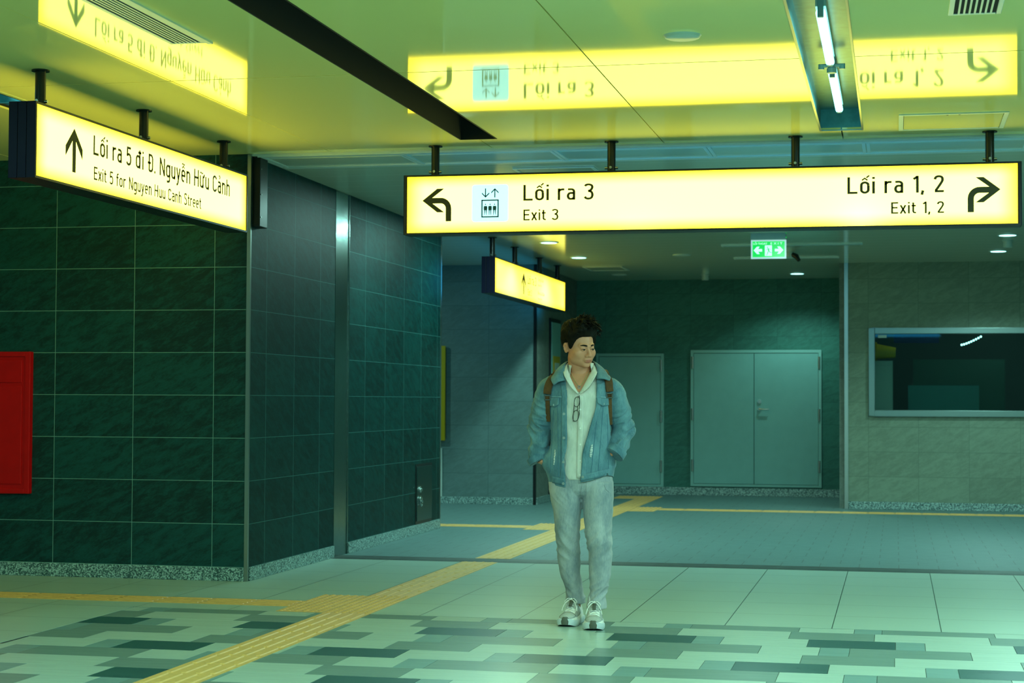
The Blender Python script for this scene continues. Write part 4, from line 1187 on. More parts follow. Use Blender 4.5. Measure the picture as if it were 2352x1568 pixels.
def head_sdf(P):
    Q = P.copy(); Q[..., 0] = np.abs(Q[..., 0])
    d = _ell(P, (0, 0.016, 0.034), (0.0765, 0.099, 0.084))
    d = _smin(d, _ell(P, (0, -0.024, -0.030), (0.068, 0.064, 0.078)), 0.03)
    d = _smin(d, _ell(Q, (0.044, -0.018, -0.060), (0.025, 0.038, 0.032)), 0.025)
    d = _smin(d, _ell(P, (0, -0.050, -0.076), (0.041, 0.036, 0.030)), 0.022)
    d = _smin(d, _ell(P, (0, -0.078, -0.096), (0.020, 0.014, 0.013)), 0.016)
    d = _smin(d, _ell(Q, (0.048, -0.056, -0.028), (0.022, 0.022, 0.022)), 0.022)
    d = _smin(d, _cap(Q, (0.012, -0.084, 0.016), (0.042, -0.070, 0.018), 0.010, 0.009), 0.014)
    d = _ssub(d, _ell(Q, (0.031, -0.100, 0.001), (0.019, 0.0155, 0.0105)), 0.010)
    d = _smin(d, _ell(Q, (0.031, -0.0775, 0.0005), (0.0165, 0.0130, 0.0128)), 0.004)
    d = _ssub(d, _ell(Q, (0.031, -0.094, -0.0028), (0.0148, 0.0105, 0.0024)), 0.002)
    d = _smin(d, _cap(P, (0, -0.084, 0.010), (0, -0.1050, -0.034), 0.0068, 0.0098), 0.010)
    d = _smin(d, _ell(P, (0, -0.1045, -0.037), (0.0115, 0.0092, 0.008)), 0.006)
    d = _smin(d, _ell(Q, (0.0140, -0.095, -0.040), (0.0078, 0.0090, 0.0070)), 0.006)
    d = _ssub(d, _ell(Q, (0.0065, -0.106, -0.0475), (0.0035, 0.0045, 0.004)), 0.002)
    d = _smin(d, _ell(P, (0, -0.088, -0.060), (0.026, 0.012, 0.014)), 0.012)
    d = _smin(d, _ell(P, (0, -0.0930, -0.0635), (0.0205, 0.0090, 0.0040)), 0.005)
    d = _smin(d, _ell(P, (0, -0.0915, -0.0735), (0.0180, 0.0090, 0.0048)), 0.005)
    d = _ssub(d, _cap(Q, (0, -0.1045, -0.0685), (0.0225, -0.0935, -0.0695), 0.0024, 0.0016), 0.002)
    d = _ssub(d, _cap(P, (0, -0.107, -0.050), (0, -0.105, -0.057), 0.0025, 0.003), 0.004)
    d = _ssub(d, _ell(P, (0, -0.103, -0.0845), (0.016, 0.0085, 0.0045)), 0.006)
    return d
NLON, NLAT = 200, 140
O0 = np.array((0, -0.004, -0.004))
_t = np.linspace(0, 2 * math.pi, NLON, endpoint=False)
_lon = _t - 0.55 * np.sin(_t)                 # denser over the face (lon 0 = front, -y)
_lat = np.linspace(0, math.pi, NLAT)
DIR = np.stack([np.outer(np.sin(_lat), np.sin(_lon)), -np.outer(np.sin(_lat), np.cos(_lon)), np.outer(np.cos(_lat), np.ones(NLON))], -1)
_rs = np.linspace(0.150, 0.045, 110)
RAD = np.full(DIR.shape[:2], 0.05); _done = np.zeros(DIR.shape[:2], bool); _prev = None
for _r in _rs:
    _d = head_sdf(O0 + DIR * _r)
    _hit = (_d < 0) & ~_done
    if _prev is not None:
        _f = _prev[0] / np.maximum(_prev[0] - _d, 1e-9)
        RAD[_hit] = (_prev[1] + (_r - _prev[1]) * _f)[_hit]
    _done |= _hit
    _prev = (_d, _r)
HV = O0 + DIR * RAD[..., None]
def sphere_faces(nlat, nlon):
    return [(i * nlon + j, (i + 1) * nlon + j, (i + 1) * nlon + (j + 1) % nlon, i * nlon + (j + 1) % nlon) for i in range(nlat - 1) for j in range(nlon)]
def hm(P): return [tuple(HEAD_M @ Vector(q)) for q in P]

body = B()
body.add(hm(HV.reshape(-1, 3)), sphere_faces(NLAT, NLON))
def ear(side):
    n, m = 36, 9
    prof = [(0.0, 0.004), (0.18, 0.003), (0.34, 0.004), (0.50, 0.0105), (0.62, 0.0115), (0.74, 0.0085), (0.86, 0.0105), (0.95, 0.0115), (1.0, 0.0080)]
    v = []
    for s_, h in prof:
        for j in range(n):
            a = 2 * math.pi * j / n
            ry, rz_ = 0.0165, 0.0300
            yy = ry * math.cos(a) * (1.05 if math.sin(a) > 0 else 0.82) + 0.003 * math.sin(a)
            zz = rz_ * math.sin(a)
            hh = h if zz > -0.018 else min(h, 0.0085)
            v.append((side * (0.0745 + hh + 0.30 * max(0, yy * s_ + 0.006)), 0.016 + yy * s_, -0.004 + zz * s_))
    for s_, h in ((0.93, 0.0), (0.55, -0.012)):
        for j in range(n):
            a = 2 * math.pi * j / n
            yy = 0.0175 * math.cos(a); zz = 0.0315 * math.sin(a)
            v.append((side * (0.0745 + h + 0.28 * max(0, yy * s_ + 0.006)), 0.016 + yy * s_, -0.004 + zz * s_))
    k_ = len(prof) + 2
    f = [(i * n + j, i * n + (j + 1) % n, (i + 1) * n + (j + 1) % n, (i + 1) * n + j) for i in range(k_ - 1) for j in range(n)]
    f += [tuple(range(n)), tuple((k_ - 1) * n + j for j in range(n))]
    body.add(hm(v), f)
ear(1); ear(-1)
# neck, trunk, limbs
loft(body, [[up(q) for q in ring(cx, cy, z, a, b_)] for z, cx, cy, a, b_ in ((1.36, 0, 0.005, 0.085, 0.070), (1.40, -0.001, 0.008, 0.070, 0.064), (1.44, -0.005, 0.004, 0.0625, 0.062), (1.48, -0.010, -0.008, 0.0605, 0.063), (1.52, -0.014, -0.018, 0.058, 0.064), (1.56, -0.016, -0.020, 0.05, 0.06))])
TR = [(0.79, 0.135, 0.080, 0.0), (0.90, 0.135, 0.082, 0.0), (1.00, 0.132, 0.084, 0.0), (1.12, 0.142, 0.094, 0.0), (1.25, 0.162, 0.106, 0.0), (1.33, 0.165, 0.098, 0.0), (1.375, 0.150, 0.082, 0.003), (1.41, 0.110, 0.070, 0.006), (1.435, 0.070, 0.058, 0.006)]
loft(body, [[up(q) for q in ring(0.002, cy, z, a, b_, 44, 2.3)] for z, a, b_, cy in TR])
def limb(pts, n=20):
    P = cr([(*up(p[:3]), p[3]) for p in pts], 5)
    body.tube([tuple(q[:3]) for q in P], [q[3] for q in P], n)
ARM_L = [(-0.150, 0.0, 1.345, 0.050), (-0.195, 0.005, 1.28, 0.047), (-0.222, 0.03, 1.17, 0.042), (-0.228, 0.045, 1.10, 0.038), (-0.232, 0.01, 1.02, 0.036), (-0.242, -0.014, 0.968, 0.029), (-0.236, -0.020, 0.940, 0.025)]
ARM_R = [(0.150, 0.0, 1.345, 0.050), (0.190, 0.005, 1.28, 0.047), (0.222, 0.03, 1.19, 0.042), (0.236, 0.042, 1.13, 0.038), (0.222, 0.012, 1.06, 0.036), (0.200, -0.035, 1.010, 0.029), (0.180, -0.043, 0.984, 0.026)]
limb(ARM_L); limb(ARM_R)
def hand(wr, d, side, palm_n):
    """palm, four bent fingers of unequal length and a thumb leaving the side of the palm"""
    wr, d, nn = Vector(up(wr)), Vector(d).normalized(), Vector(palm_n).normalized()
    sd = d.cross(nn).normalized() * side
    P = []
    for t, w, th in ((-0.01, 0.024, 0.019), (0.02, 0.033, 0.017), (0.05, 0.040, 0.015), (0.08, 0.041, 0.0135), (0.092, 0.038, 0.010)):
        P.append([tuple(wr + d * t + sd * (w * math.cos(a)) + nn * (th * math.sin(a))) for a in np.linspace(0, 2 * math.pi, 18, endpoint=False)])
    loft(body, P)
    for off, L in ((-0.029, 0.066), (-0.010, 0.078), (0.010, 0.073), (0.028, 0.056)):
        p0 = wr + d * 0.082 + sd * off
        pts = [p0 - d * 0.01, p0 + d * L * 0.45 + nn * 0.004, p0 + d * L * 0.78 + nn * 0.014, p0 + d * L * 0.98 + nn * 0.028]
        body.tube(pts, [0.0092, 0.0088, 0.0080, 0.0058], 10)
    q = wr + d * 0.022 - sd * 0.028
    body.tube([q, q + d * 0.028 - sd * 0.020 + nn * 0.006, q + d * 0.056 - sd * 0.026 + nn * 0.014, q + d * 0.076 - sd * 0.024 + nn * 0.020], [0.013, 0.0115, 0.010, 0.007], 10)
hand((-0.220, -0.018, 0.932), (0.85, 0.30, -0.40), 1, (0.6, 0.3, 0.55))
hand((0.172, -0.040, 0.980), (-0.36, 0.42, -0.84), -1, (-0.85, 0.3, 0.4))
LEG_L = [(-0.075, 0.0, 0.84, 0.066), (-0.075, 0.0, 0.65, 0.056), (-0.068, 0.012, 0.475, 0.042), (-0.061, 0.045, 0.36, 0.042), (-0.028, 0.080, 0.18, 0.030), (-0.028, 0.09, 0.075, 0.034)]
LEG_R = [(0.085, 0.0, 0.84, 0.066), (0.098, -0.03, 0.65, 0.056), (0.108, -0.066, 0.475, 0.042), (0.112, -0.066, 0.36, 0.042), (0.098, -0.064, 0.18, 0.030), (0.090, -0.06, 0.075, 0.034)]
limb(LEG_L); limb(LEG_R)
FOOT_L = dict(ankle=(-0.028, 0.085), yaw=math.radians(-14))
FOOT_R = dict(ankle=(0.086, -0.062), yaw=math.radians(-3))
for ft in (FOOT_L, FOOT_R):
    ca, sa = math.cos(ft['yaw']), math.sin(ft['yaw'])
    R_ = []
    for t, w, h in ((0.055, 0.020, 0.05), (0.02, 0.030, 0.075), (-0.04, 0.032, 0.068), (-0.11, 0.036, 0.05), (-0.16, 0.030, 0.036), (-0.185, 0.014, 0.026)):
        R_.append([(ft['ankle'][0] + ca * w * math.cos(a) - sa * t, ft['ankle'][1] + sa * w * math.cos(a) + ca * t, 0.022 + (h - 0.022) * (0.5 + 0.5 * math.sin(a))) for a in np.linspace(0, 2 * math.pi, 14, endpoint=False)])
    loft(body, R_)
HI = HEAD_M.inverted()
person = remeshed(body, 'person', M['skin'], 0.0026, None, 2)
me = person.data
ca_ = me.attributes.new('tone', 'FLOAT', 'POINT')
tv = np.zeros(len(me.vertices), dtype=np.float32)
for i, v in enumerate(me.vertices):
    if v.co.z > 1.40:
        q = HI @ v.co
        if q.y < -0.06:
            e1 = (q.x / 0.0205) ** 2 + ((q.z + 0.0635) / 0.0050) ** 2
            e2 = (q.x / 0.0185) ** 2 + ((q.z + 0.0735) / 0.0060) ** 2
            tv[i] = max(0.0, min(1.0, 1.6 - min(e1, e2)))
ca_.data.foreach_set('value', tv)
person.matrix_world = MAN_M
tag(person, 'man in a light blue denim jacket standing with hands in pockets, looking aside', 'person')
bv_body = bvh_of(person)
def add(b, name, mat, parent, smooth=True, bevel=0.0):
    return b.build(name, mat, parent, smooth, bevel, local=True)

# eyes, brows
for s_ in (-1, 1):
    e = B().ball((0, 0, 0), 0.0118, nu=20, nv=14)
    e.v = hm([(q[0] + s_ * 0.031, q[1] - 0.0765, q[2] - 0.001) for q in e.v])
    eo = add(e, 'eye', M['eye_white'], person)
    c = B().cyl((s_ * 0.031 + 0.003, -0.0868, -0.0036), (s_ * 0.031 + 0.003, -0.0884, -0.0040), 0.0056, 16)
    c.v = hm(c.v); add(c, 'iris', M['eye_dark'], eo)
    ls = B()
    ls.tube([(s_ * (0.031 + 0.0155 * u), -0.0908 + 0.0055 * u * u, 0.0002 - 0.0032 * u * u + 0.0008 * u) for u in np.linspace(-1, 1, 9)], [0.0006, 0.0011, 0.0013, 0.0014, 0.0014, 0.0014, 0.0013, 0.0011, 0.0006], 6)
    ls.v = hm(ls.v); add(ls, 'eyelash', M['hair'], eo)
    br = B()
    pts = []
    for u in np.linspace(0, 1, 9):
        x = s_ * (0.0125 + 0.037 * u); z = 0.0175 + 0.0055 * math.sin(u * 2.3) - 0.003 * u
        d_ = head_sdf(np.array([[x, y, z] for y in np.linspace(-0.12, -0.03, 90)]))
        y = np.linspace(-0.12, -0.03, 90)[np.argmax(d_ < 0)]
        pts.append((x, y - 0.0005, z))
    br.tube(pts, [0.0028, 0.0042, 0.0045, 0.0044, 0.0042, 0.0038, 0.0032, 0.0024, 0.0010], 8)
    br.v = hm(br.v); add(br, 'eyebrow', M['hair'], person)

# hair: a thick swept-up crop over the scalp, with loose locks
LON, LAT = np.meshgrid(_lon, _lat)
az = np.degrees(np.abs((LON + math.pi) % (2 * math.pi) - math.pi))
zh = np.interp(az, [0, 25, 40, 52, 62, 70, 80, 88, 96, 104, 116, 135, 180], [0.066, 0.066, 0.060, 0.048, 0.026, 0.002, -0.010, 0.022, 0.032, 0.022, -0.020, -0.052, -0.060])
msk = np.clip((HV[..., 2] - zh) / 0.007, 0, 1); msk = msk * msk * (3 - 2 * msk)
zz = HV[..., 2]
topw = np.clip((zz - 0.045) / 0.05, 0, 1)
thick = 0.012 + 0.012 * np.clip((zz + 0.02) / 0.09, 0, 1) + 0.020 * topw
thick += 0.020 * topw * np.clip((-HV[..., 1] + 0.01) / 0.06, 0, 1)
thick *= np.where(az > 60, np.clip((zz + 0.065) / 0.07, 0.25, 1), 1)
nzv = np.array([[mnoise.noise(Vector((HV[i, j, 0] * 60, HV[i, j, 1] * 26, HV[i, j, 2] * 26))) + 0.6 * mnoise.noise(Vector((HV[i, j, 0] * 130, HV[i, j, 1] * 50, HV[i, j, 2] * 50))) for j in range(NLON)] for i in range(NLAT)])
hr = RAD + np.where(msk > 0.02, thick * msk * (1 + 0.32 * nzv * topw) + 0.0022 * nzv * msk, -0.005) - 0.0015 * (msk < 0.5)
hairv = O0 + DIR * hr[..., None]
keep = msk > 0.0
hv = hairv.reshape(-1, 3)
hf = [f for f in sphere_faces(NLAT, NLON) if keep.reshape(-1)[list(f)].any()]
used = sorted({i for f in hf for i in f}); mp = {i: n for n, i in enumerate(used)}
hb = B().add(hm(hv[used]), [tuple(mp[i] for i in f) for f in hf])
r2 = random.Random(5)
cnt = 0
while cnt < 620:
    i, j = r2.randrange(0, 70), r2.randrange(NLON)
    if msk[i, j] < 0.97 or zz[i, j] < 0.052 or (az[i, j] < 60 and zz[i, j] < zh[i, j] + 0.014): continue
    base_ = O0 + DIR[i, j] * (hr[i, j] - 0.006)
    nrm = Vector(DIR[i, j]); fr = np.clip((-HV[i, j, 1] + 0.03) / 0.09, 0, 1)
    flow = Vector((0.45 + r2.uniform(-.5, .5), -0.55 * fr + 0.75 * (1 - fr) + r2.uniform(-.3, .3), 0.30 * fr - 0.15 + r2.uniform(-.1, .2)))
    flow = (flow - nrm * flow.dot(nrm) * 0.75)
    L = r2.uniform(0.030, 0.050) * (0.8 + 0.3 * fr); p = Vector(base_); pts = [tuple(p)]; dr_ = (flow + nrm * r2.uniform(0.12, 0.45)).normalized()
    for q in range(4):
        p = p + dr_ * L / 4
        dr_ = (dr_ - nrm * 0.34 + flow * 0.10).normalized()
        pts.append(tuple(p))
    r0 = r2.uniform(0.0030, 0.0052)
    hb.tube(hm(pts), [r0, r0 * 1.1, r0 * 0.95, r0 * 0.65, r0 * 0.15], 6, flat=0.6)
    cnt += 1
add(hb, 'hair', M['hair'], person)

# ---- jeans
def fold(p, sx, sy, sz, s=0):
    v = mnoise.noise(Vector((p.x * sx + s, p.y * sy + s * 2.3, p.z * sz - s)))
    return (1 - abs(v) * 2.2)
jb = B()
JL = [(0.86, 0.0, 0.0, 0.0, 0.0)]
LL = [  # z, cx, hx, cy, hy
    (0.128, -0.024, 0.058, 0.084, 0.066), (0.160, -0.024, 0.056, 0.082, 0.064), (0.21, -0.029, 0.047, 0.078, 0.056), (0.277, -0.0515, 0.0585, 0.066, 0.066), (0.335, -0.057, 0.063, 0.055, 0.068), (0.395, -0.0615, 0.0665, 0.042, 0.070),
    (0.476, -0.0675, 0.0625, 0.012, 0.070), (0.54, -0.070, 0.067, 0.0, 0.076), (0.653, -0.073, 0.079, 0.0, 0.088), (0.75, -0.083, 0.092, 0.0, 0.100), (0.82, -0.085, 0.094, 0.0, 0.104)]
LR = [
    (0.115, 0.093, 0.059, -0.066, 0.066), (0.145, 0.095, 0.057, -0.066, 0.064), (0.21, 0.105, 0.046, -0.064, 0.056), (0.29, 0.112, 0.060, -0.066, 0.066), (0.39, 0.1135, 0.066, -0.066, 0.070),
    (0.48, 0.109, 0.0715, -0.068, 0.072), (0.54, 0.1005, 0.0735, -0.056, 0.076), (0.653, 0.1005, 0.085, -0.030, 0.088), (0.75, 0.098, 0.092, -0.008, 0.100), (0.82, 0.094, 0.095, 0.0, 0.104)]
for LG in (LL, LR):
    zs = np.linspace(LG[0][0], 0.82, 44)
    loft(jb, [[up(q) for q in ring(c[0], c[2], z, c[1], c[3], 36, 2.15)] for z in zs for c in [interp(z, LG)]])
loft(jb, [[up(q) for q in ring(0.004, 0.0, z, a, b_, 44, 2.3)] for z, a, b_ in ((0.725, 0.085, 0.050), (0.745, 0.125, 0.078), (0.77, 0.162, 0.096), (0.80, 0.182, 0.106), (0.84, 0.180, 0.108), (0.92, 0.166, 0.106), (0.97, 0.155, 0.10))])
def jeans_disp(p, n):
    z = p.z
    leg = 1.0 if p.x < 0.012 else -1.0
    u = z * 1.0 + leg * p.x * 0.9
    a = 0.0
    low = math.exp(-((z - 0.20) / 0.075) ** 2); kn = math.exp(-((z - 0.47) / 0.11) ** 2); hip = math.exp(-((z - 0.72) / 0.06) ** 2)
    q = Vector((p.x * 8, p.y * 8, u * 20)); w = mnoise.noise(q)
    a += (0.011 * low + 0.0085 * kn + 0.003 * hip) * (0.55 - abs(w) * 2.0)
    a += 0.0012 * kn * math.sin(u * 80 + 6 * mnoise.noise(Vector((p.x * 14, p.y * 14, 1))))
    a += 0.004 * mnoise.noise(Vector((p.x * 12, p.y * 12, z * 5)))
    if abs(p.x - 0.012) < 0.02 and p.y < 0 and z > 0.70: a -= 0.004
    return a
jeans = remeshed(jb, 'jeans', M['jeans'], 0.0042, person, 4, jeans_disp)
bv_jeans = bvh_of(jeans)
fl = B()
fl.tube([front(bv_jeans, 0.010 + 0.004 * math.sin(z * 40), z, 0.001) for z in np.linspace(0.81, 0.74, 8)], 0.0032, 6)
add(fl, 'fly_seam', M['jeans'], jeans)
pk = B()
pk.tube([front(bv_jeans, x, z, 0.0005) for x, z in ((0.135, 0.80), (0.145, 0.775), (0.165, 0.755))], 0.002, 6)
add(pk, 'pocket_seam', M['jeans'], jeans)

# ---- shirt (open collar), in layers under the jacket
SH = [(0.80, 0.142, 0.112), (0.95, 0.145, 0.108), (1.05, 0.150, 0.108), (1.20, 0.165, 0.114), (1.30, 0.172, 0.112), (1.36, 0.155, 0.097), (1.40, 0.115, 0.083), (1.435, 0.086, 0.073), (1.465, 0.074, 0.070), (1.485, 0.072, 0.070)]
def shirt_pt(ph, z):
    a, b_ = interp(z, SH)
    s_, c_ = math.sin(ph), -math.cos(ph)
    return (0.002 + a * math.copysign(abs(s_) ** 0.9, s_), 0.0 + b_ * math.copysign(abs(c_) ** 0.9, c_), z)
sb = B()
NZ, NP = 60, 72
vv, ff = [], []
VZ = 1.315
for i in range(NZ + 1):
    z = 0.832 + (1.487 - 0.832) * i / NZ
    hw = 0.0 if z <= VZ else 0.80 * min(1, (z - VZ) / 0.135) ** 0.9
    ht = 0.02 * max(0, (0.86 - z) / 0.05)
    for j in range(NP + 1):
        ph = -(-hw + (2 * math.pi + 2 * hw) * 0) if False else (0.03 - 0.06 * 0) + hw + ht + (2 * math.pi - 2 * hw - 2 * ht) * j / NP
        x, y, zz_ = shirt_pt(ph - 0.03, z)
        d = 0.005 * mnoise.noise(Vector((x * 16, y * 10, z * 6))) + 0.006 * mnoise.noise(Vector((x * 26 + z * 14, 3, z * 12)))
        vv.append(up((x * (1 + d), y * (1 + d * 10) , zz_)))
for i in range(NZ):
    for j in range(NP):
        ff.append((i * (NP + 1) + j, i * (NP + 1) + j + 1, (i + 1) * (NP + 1) + j + 1, (i + 1) * (NP + 1) + j))
sb.add(vv, ff)
shirt = add(sb, 'shirt', M['linen'], person)
def thicken(o, t=0.003, off=1.0):
    md = o.modifiers.new('t', 'SOLIDIFY'); md.thickness = t; md.offset = off
    return o
thicken(shirt, 0.0025, -1)
bv_shirt = bvh_of(shirt)
def patch(bvh, rows, off, thick_=0.002):
    """grid of (x, z) rows laid on a surface"""
    b = B(); n = len(rows[0])
    b.add([front(bvh, x, z, off) for r in rows for x, z in r], [(i * n + j, i * n + j + 1, (i + 1) * n + j + 1, (i + 1) * n + j) for i in range(len(rows) - 1) for j in range(n - 1)])
    return b
pl_ = add(patch(bv_shirt, [[(*[u_[0] for u_ in [up((x + 0.004 - 0.012 * (1.31 - z), 0, z))]], up((0, 0, z))[2]) for x in np.linspace(-0.018, 0.014, 5)] for z in np.linspace(1.305, 0.842, 40)], 0.003), 'placket', M['linen'], shirt)
thicken(pl_, 0.002)
for z in (1.225, 1.12, 1.03, 0.94, 0.86):
    p_ = front(bv_shirt, 0.000, up((0, 0, z))[2], 0.0055)
    add(B().cyl(p_, (p_[0], p_[1] - 0.002, p_[2]), 0.0055, 12), 'button', M['shoe_white'], shirt)
def lapel(inner, outer, name, parent, mat, lift=0.006, n=22, m_=6, th=0.003):
    I, O = cr([up(q) for q in inner], 5), cr([up(q) for q in outer], 5)
    b = B(); v = []
    for i in range(len(I)):
        for j in range(m_ + 1):
            t = j / m_
            q = I[i] * (1 - t) + O[i] * t
            out = np.array((q[0], q[1] - 0.0, 0.05)); out /= np.linalg.norm(out)
            v.append(tuple(q + out * lift * math.sin(math.pi * min(1, t * 1.15)) * 1.0))
    w = m_ + 1
    b.add(v, [(i * w + j, i * w + j + 1, (i + 1) * w + j + 1, (i + 1) * w + j) for i in range(len(I) - 1) for j in range(m_)])
    o = add(b, name, mat, parent)
    return thicken(o, th, 0)
lapel([(-0.009, -0.118, 1.312), (-0.034, -0.114, 1.355), (-0.060, -0.092, 1.412), (-0.074, -0.045, 1.466), (-0.060, 0.035, 1.494), (0.0, 0.070, 1.500)],
      [(-0.014, -0.128, 1.312), (-0.054, -0.130, 1.350), (-0.090, -0.110, 1.412), (-0.096, -0.045, 1.452), (-0.072, 0.045, 1.468), (0.0, 0.083, 1.472)], 'collar', shirt, M['linen'], 0.004)
lapel([(-0.009, -0.118, 1.312), (0.016, -0.116, 1.355), (0.046, -0.094, 1.412), (0.070, -0.045, 1.462), (0.058, 0.035, 1.492), (0.0, 0.070, 1.500)],
      [(0.000, -0.128, 1.312), (0.046, -0.132, 1.350), (0.086, -0.112, 1.415), (0.092, -0.045, 1.450), (0.072, 0.045, 1.468), (0.0, 0.083, 1.472)], 'collar', shirt, M['linen'], 0.004)

# ---- denim jacket: open shell and sleeves grown together
JK = [(0.78, 0.178, 0.128), (0.86, 0.186, 0.130), (0.91, 0.190, 0.130), (0.96, 0.180, 0.128), (1.05, 0.167, 0.128), (1.15, 0.169, 0.130), (1.24, 0.184, 0.128), (1.31, 0.198, 0.120), (1.355, 0.196, 0.108), (1.39, 0.172, 0.097), (1.42, 0.136, 0.088), (1.45, 0.100, 0.080), (1.475, 0.086, 0.077)]
XLt = [(0.78, -0.084), (0.97, -0.076), (1.306, -0.076), (1.40, -0.086), (1.475, -0.082)]
XRt = [(0.80, -0.004), (0.98, 0.011), (1.10, 0.043), (1.235, 0.083), (1.40, 0.092), (1.475, 0.084)]
def jk_ang(x, z):
    a = interp(z, JK)[0]
    s_ = max(-0.999, min(0.999, (x - 0.003) / a))
    return math.asin(math.copysign(abs(s_) ** (2.3 / 2), s_))
def jk_pt(ph, z, inset=0.0):
    a, b_ = interp(z, JK)
    s_, c_ = math.sin(ph), -math.cos(ph)
    if s_ < 0: a += 0.036 * math.exp(-((z - 0.935) / 0.055) ** 2)
    else: a += 0.012 * math.exp(-((z - 0.94) / 0.05) ** 2)
    return ((0.003 + (a - inset) * math.copysign(abs(s_) ** (2 / 2.3), s_)), 0.004 + (b_ - inset) * math.copysign(abs(c_) ** (2 / 2.3), c_), z)
kb = B()
NZ, NP = 70, 96
rows = []
for inset in (0.0, 0.006):
    G_ = []
    for i in range(NZ + 1):
        t = i / NZ
        row = []
        for j in range(NP + 1):
            u_ = j / NP
            # bottom hem height varies round the body: low at the left front, higher at the right side
            zb = np.interp(u_, [0, 0.12, 0.3, 0.5, 0.7, 0.85, 1.0], [0.790, 0.805, 0.815, 0.82, 0.84, 0.858, 0.818])
            z = zb + (1.475 - zb) * t
            a0 = jk_ang(interp(z, XLt)[0], z); a1 = jk_ang(interp(z, XRt)[0], z)
            ph = a0 - (2 * math.pi - (a1 - a0)) * u_
            row.append(up(jk_pt(ph, z, inset)))
        G_.append(row)
    rows.append(G_)
w = NP + 1
vo = [q for r in rows[0] for q in r]; vi = [q for r in rows[1] for q in r]; N0 = len(vo)
f = []
for i in range(NZ):
    for j in range(NP):
        a_, b1, c1_, d1 = i * w + j, i * w + j + 1, (i + 1) * w + j + 1, (i + 1) * w + j
        f += [(a_, b1, c1_, d1), (N0 + d1, N0 + c1_, N0 + b1, N0 + a_)]
for i in range(NZ):
    for j in (0, NP):
        a_, d1 = i * w + j, (i + 1) * w + j
        f.append((a_, d1, N0 + d1, N0 + a_))
for j in range(NP):
    for i in (0, NZ):
        a_, b1 = i * w + j, i * w + j + 1
        f.append((a_, b1, N0 + b1, N0 + a_))
kb.add(vo + vi, f)
def sleeve(pts, cuff_dir):
    P = cr([(*up(p[:3]), p[3]) for p in pts], 6)
    C_ = [tuple(q[:3]) for q in P]; R_ = [q[3] for q in P]
    # turned-in mouth, so that the cuff is hollow
    e, d = Vector(C_[-1]), Vector(cuff_dir).normalized()
    C_ += [tuple(e + d * 0.004), tuple(e - d * 0.002), tuple(e - d * 0.035)]
    R_ += [R_[-1] - 0.003, R_[-1] - 0.009, R_[-1] - 0.014]
    kb.tube(C_, R_, 28)
sleeve([(-0.135, 0.004, 1.365, 0.060), (-0.178, 0.002, 1.335, 0.066), (-0.205, 0.012, 1.25, 0.067), (-0.222, 0.035, 1.17, 0.067), (-0.230, 0.042, 1.11, 0.065), (-0.232, 0.012, 1.03, 0.056), (-0.250, -0.014, 0.970, 0.047), (-0.249, -0.028, 0.932, 0.041)], (0.50, -0.15, -0.85))
sleeve([(0.135, 0.004, 1.36, 0.060), (0.180, 0.002, 1.325, 0.066), (0.208, 0.012, 1.25, 0.067), (0.232, 0.035, 1.17, 0.066), (0.241, 0.042, 1.125, 0.065), (0.230, 0.016, 1.065, 0.059), (0.208, -0.030, 1.015, 0.056), (0.192, -0.058, 0.978, 0.055)], (-0.55, -0.35, -0.75))
def jacket_disp(p, n):
    ax = abs(p.x)
    a = 0.0
    arm = max(0.0, min(1.0, (ax - 0.172) / 0.03))
    if p.z < 1.0 and p.x > 0: arm *= 0.6
    el = math.exp(-((p.z - 1.09) / 0.10) ** 2)
    u = p.z - (p.x * 0.5 if p.x > 0 else -p.x * 0.35) - p.y * 0.5
    w = mnoise.noise(Vector((p.x * 9, p.y * 9, u * 26)))
    a += arm * (0.005 + 0.013 * el) * (0.5 - abs(w) * 2.0)
    a += arm * el * 0.004 * math.sin(u * 110 + 5 * mnoise.noise(Vector((p.x * 11, p.y * 11, 4))))
    a += (1 - arm) * (0.0035 * mnoise.noise(Vector((p.x * 18, p.y * 14, p.z * 5))) + 0.003 * mnoise.noise(Vector((p.x * 30, p.y * 20, p.z * 9))))
    a *= max(0.15, min(1.0, (p.z - 0.80) / 0.08)) if arm < 0.5 else 1.0
    return a
jacket = remeshed(kb, 'jacket', M['denim'], 0.0034, person, 2, jacket_disp)
bvj = bvh_of(jacket)
def seam(pts, name='seam', r=0.0022, mat=None, off=0.0006):
    b = B()
    b.tube([front(bvj, *(lambda q: (q[0], q[2]))(up((x, 0, z))), off) for x, z in pts], r, 6)
    return add(b, name, mat or M['denim_edge'], jacket)
def lin(a, b_, n=24): return [(a[0] + (b_[0] - a[0]) * i / n, a[1] + (b_[1] - a[1]) * i / n) for i in range(n + 1)]
XL_ = lambda z: interp(z, XLt)[0]
XR_ = lambda z: interp(z, XRt)[0]
def band(poly_rows, name, mat, off=0.003, th=0.003):
    o = add(patch(bvj, [[(up((x, 0, z))[0], up((x, 0, z))[2]) for x, z in r] for r in poly_rows], off), name, mat, jacket)
    return thicken(o, th, 0)
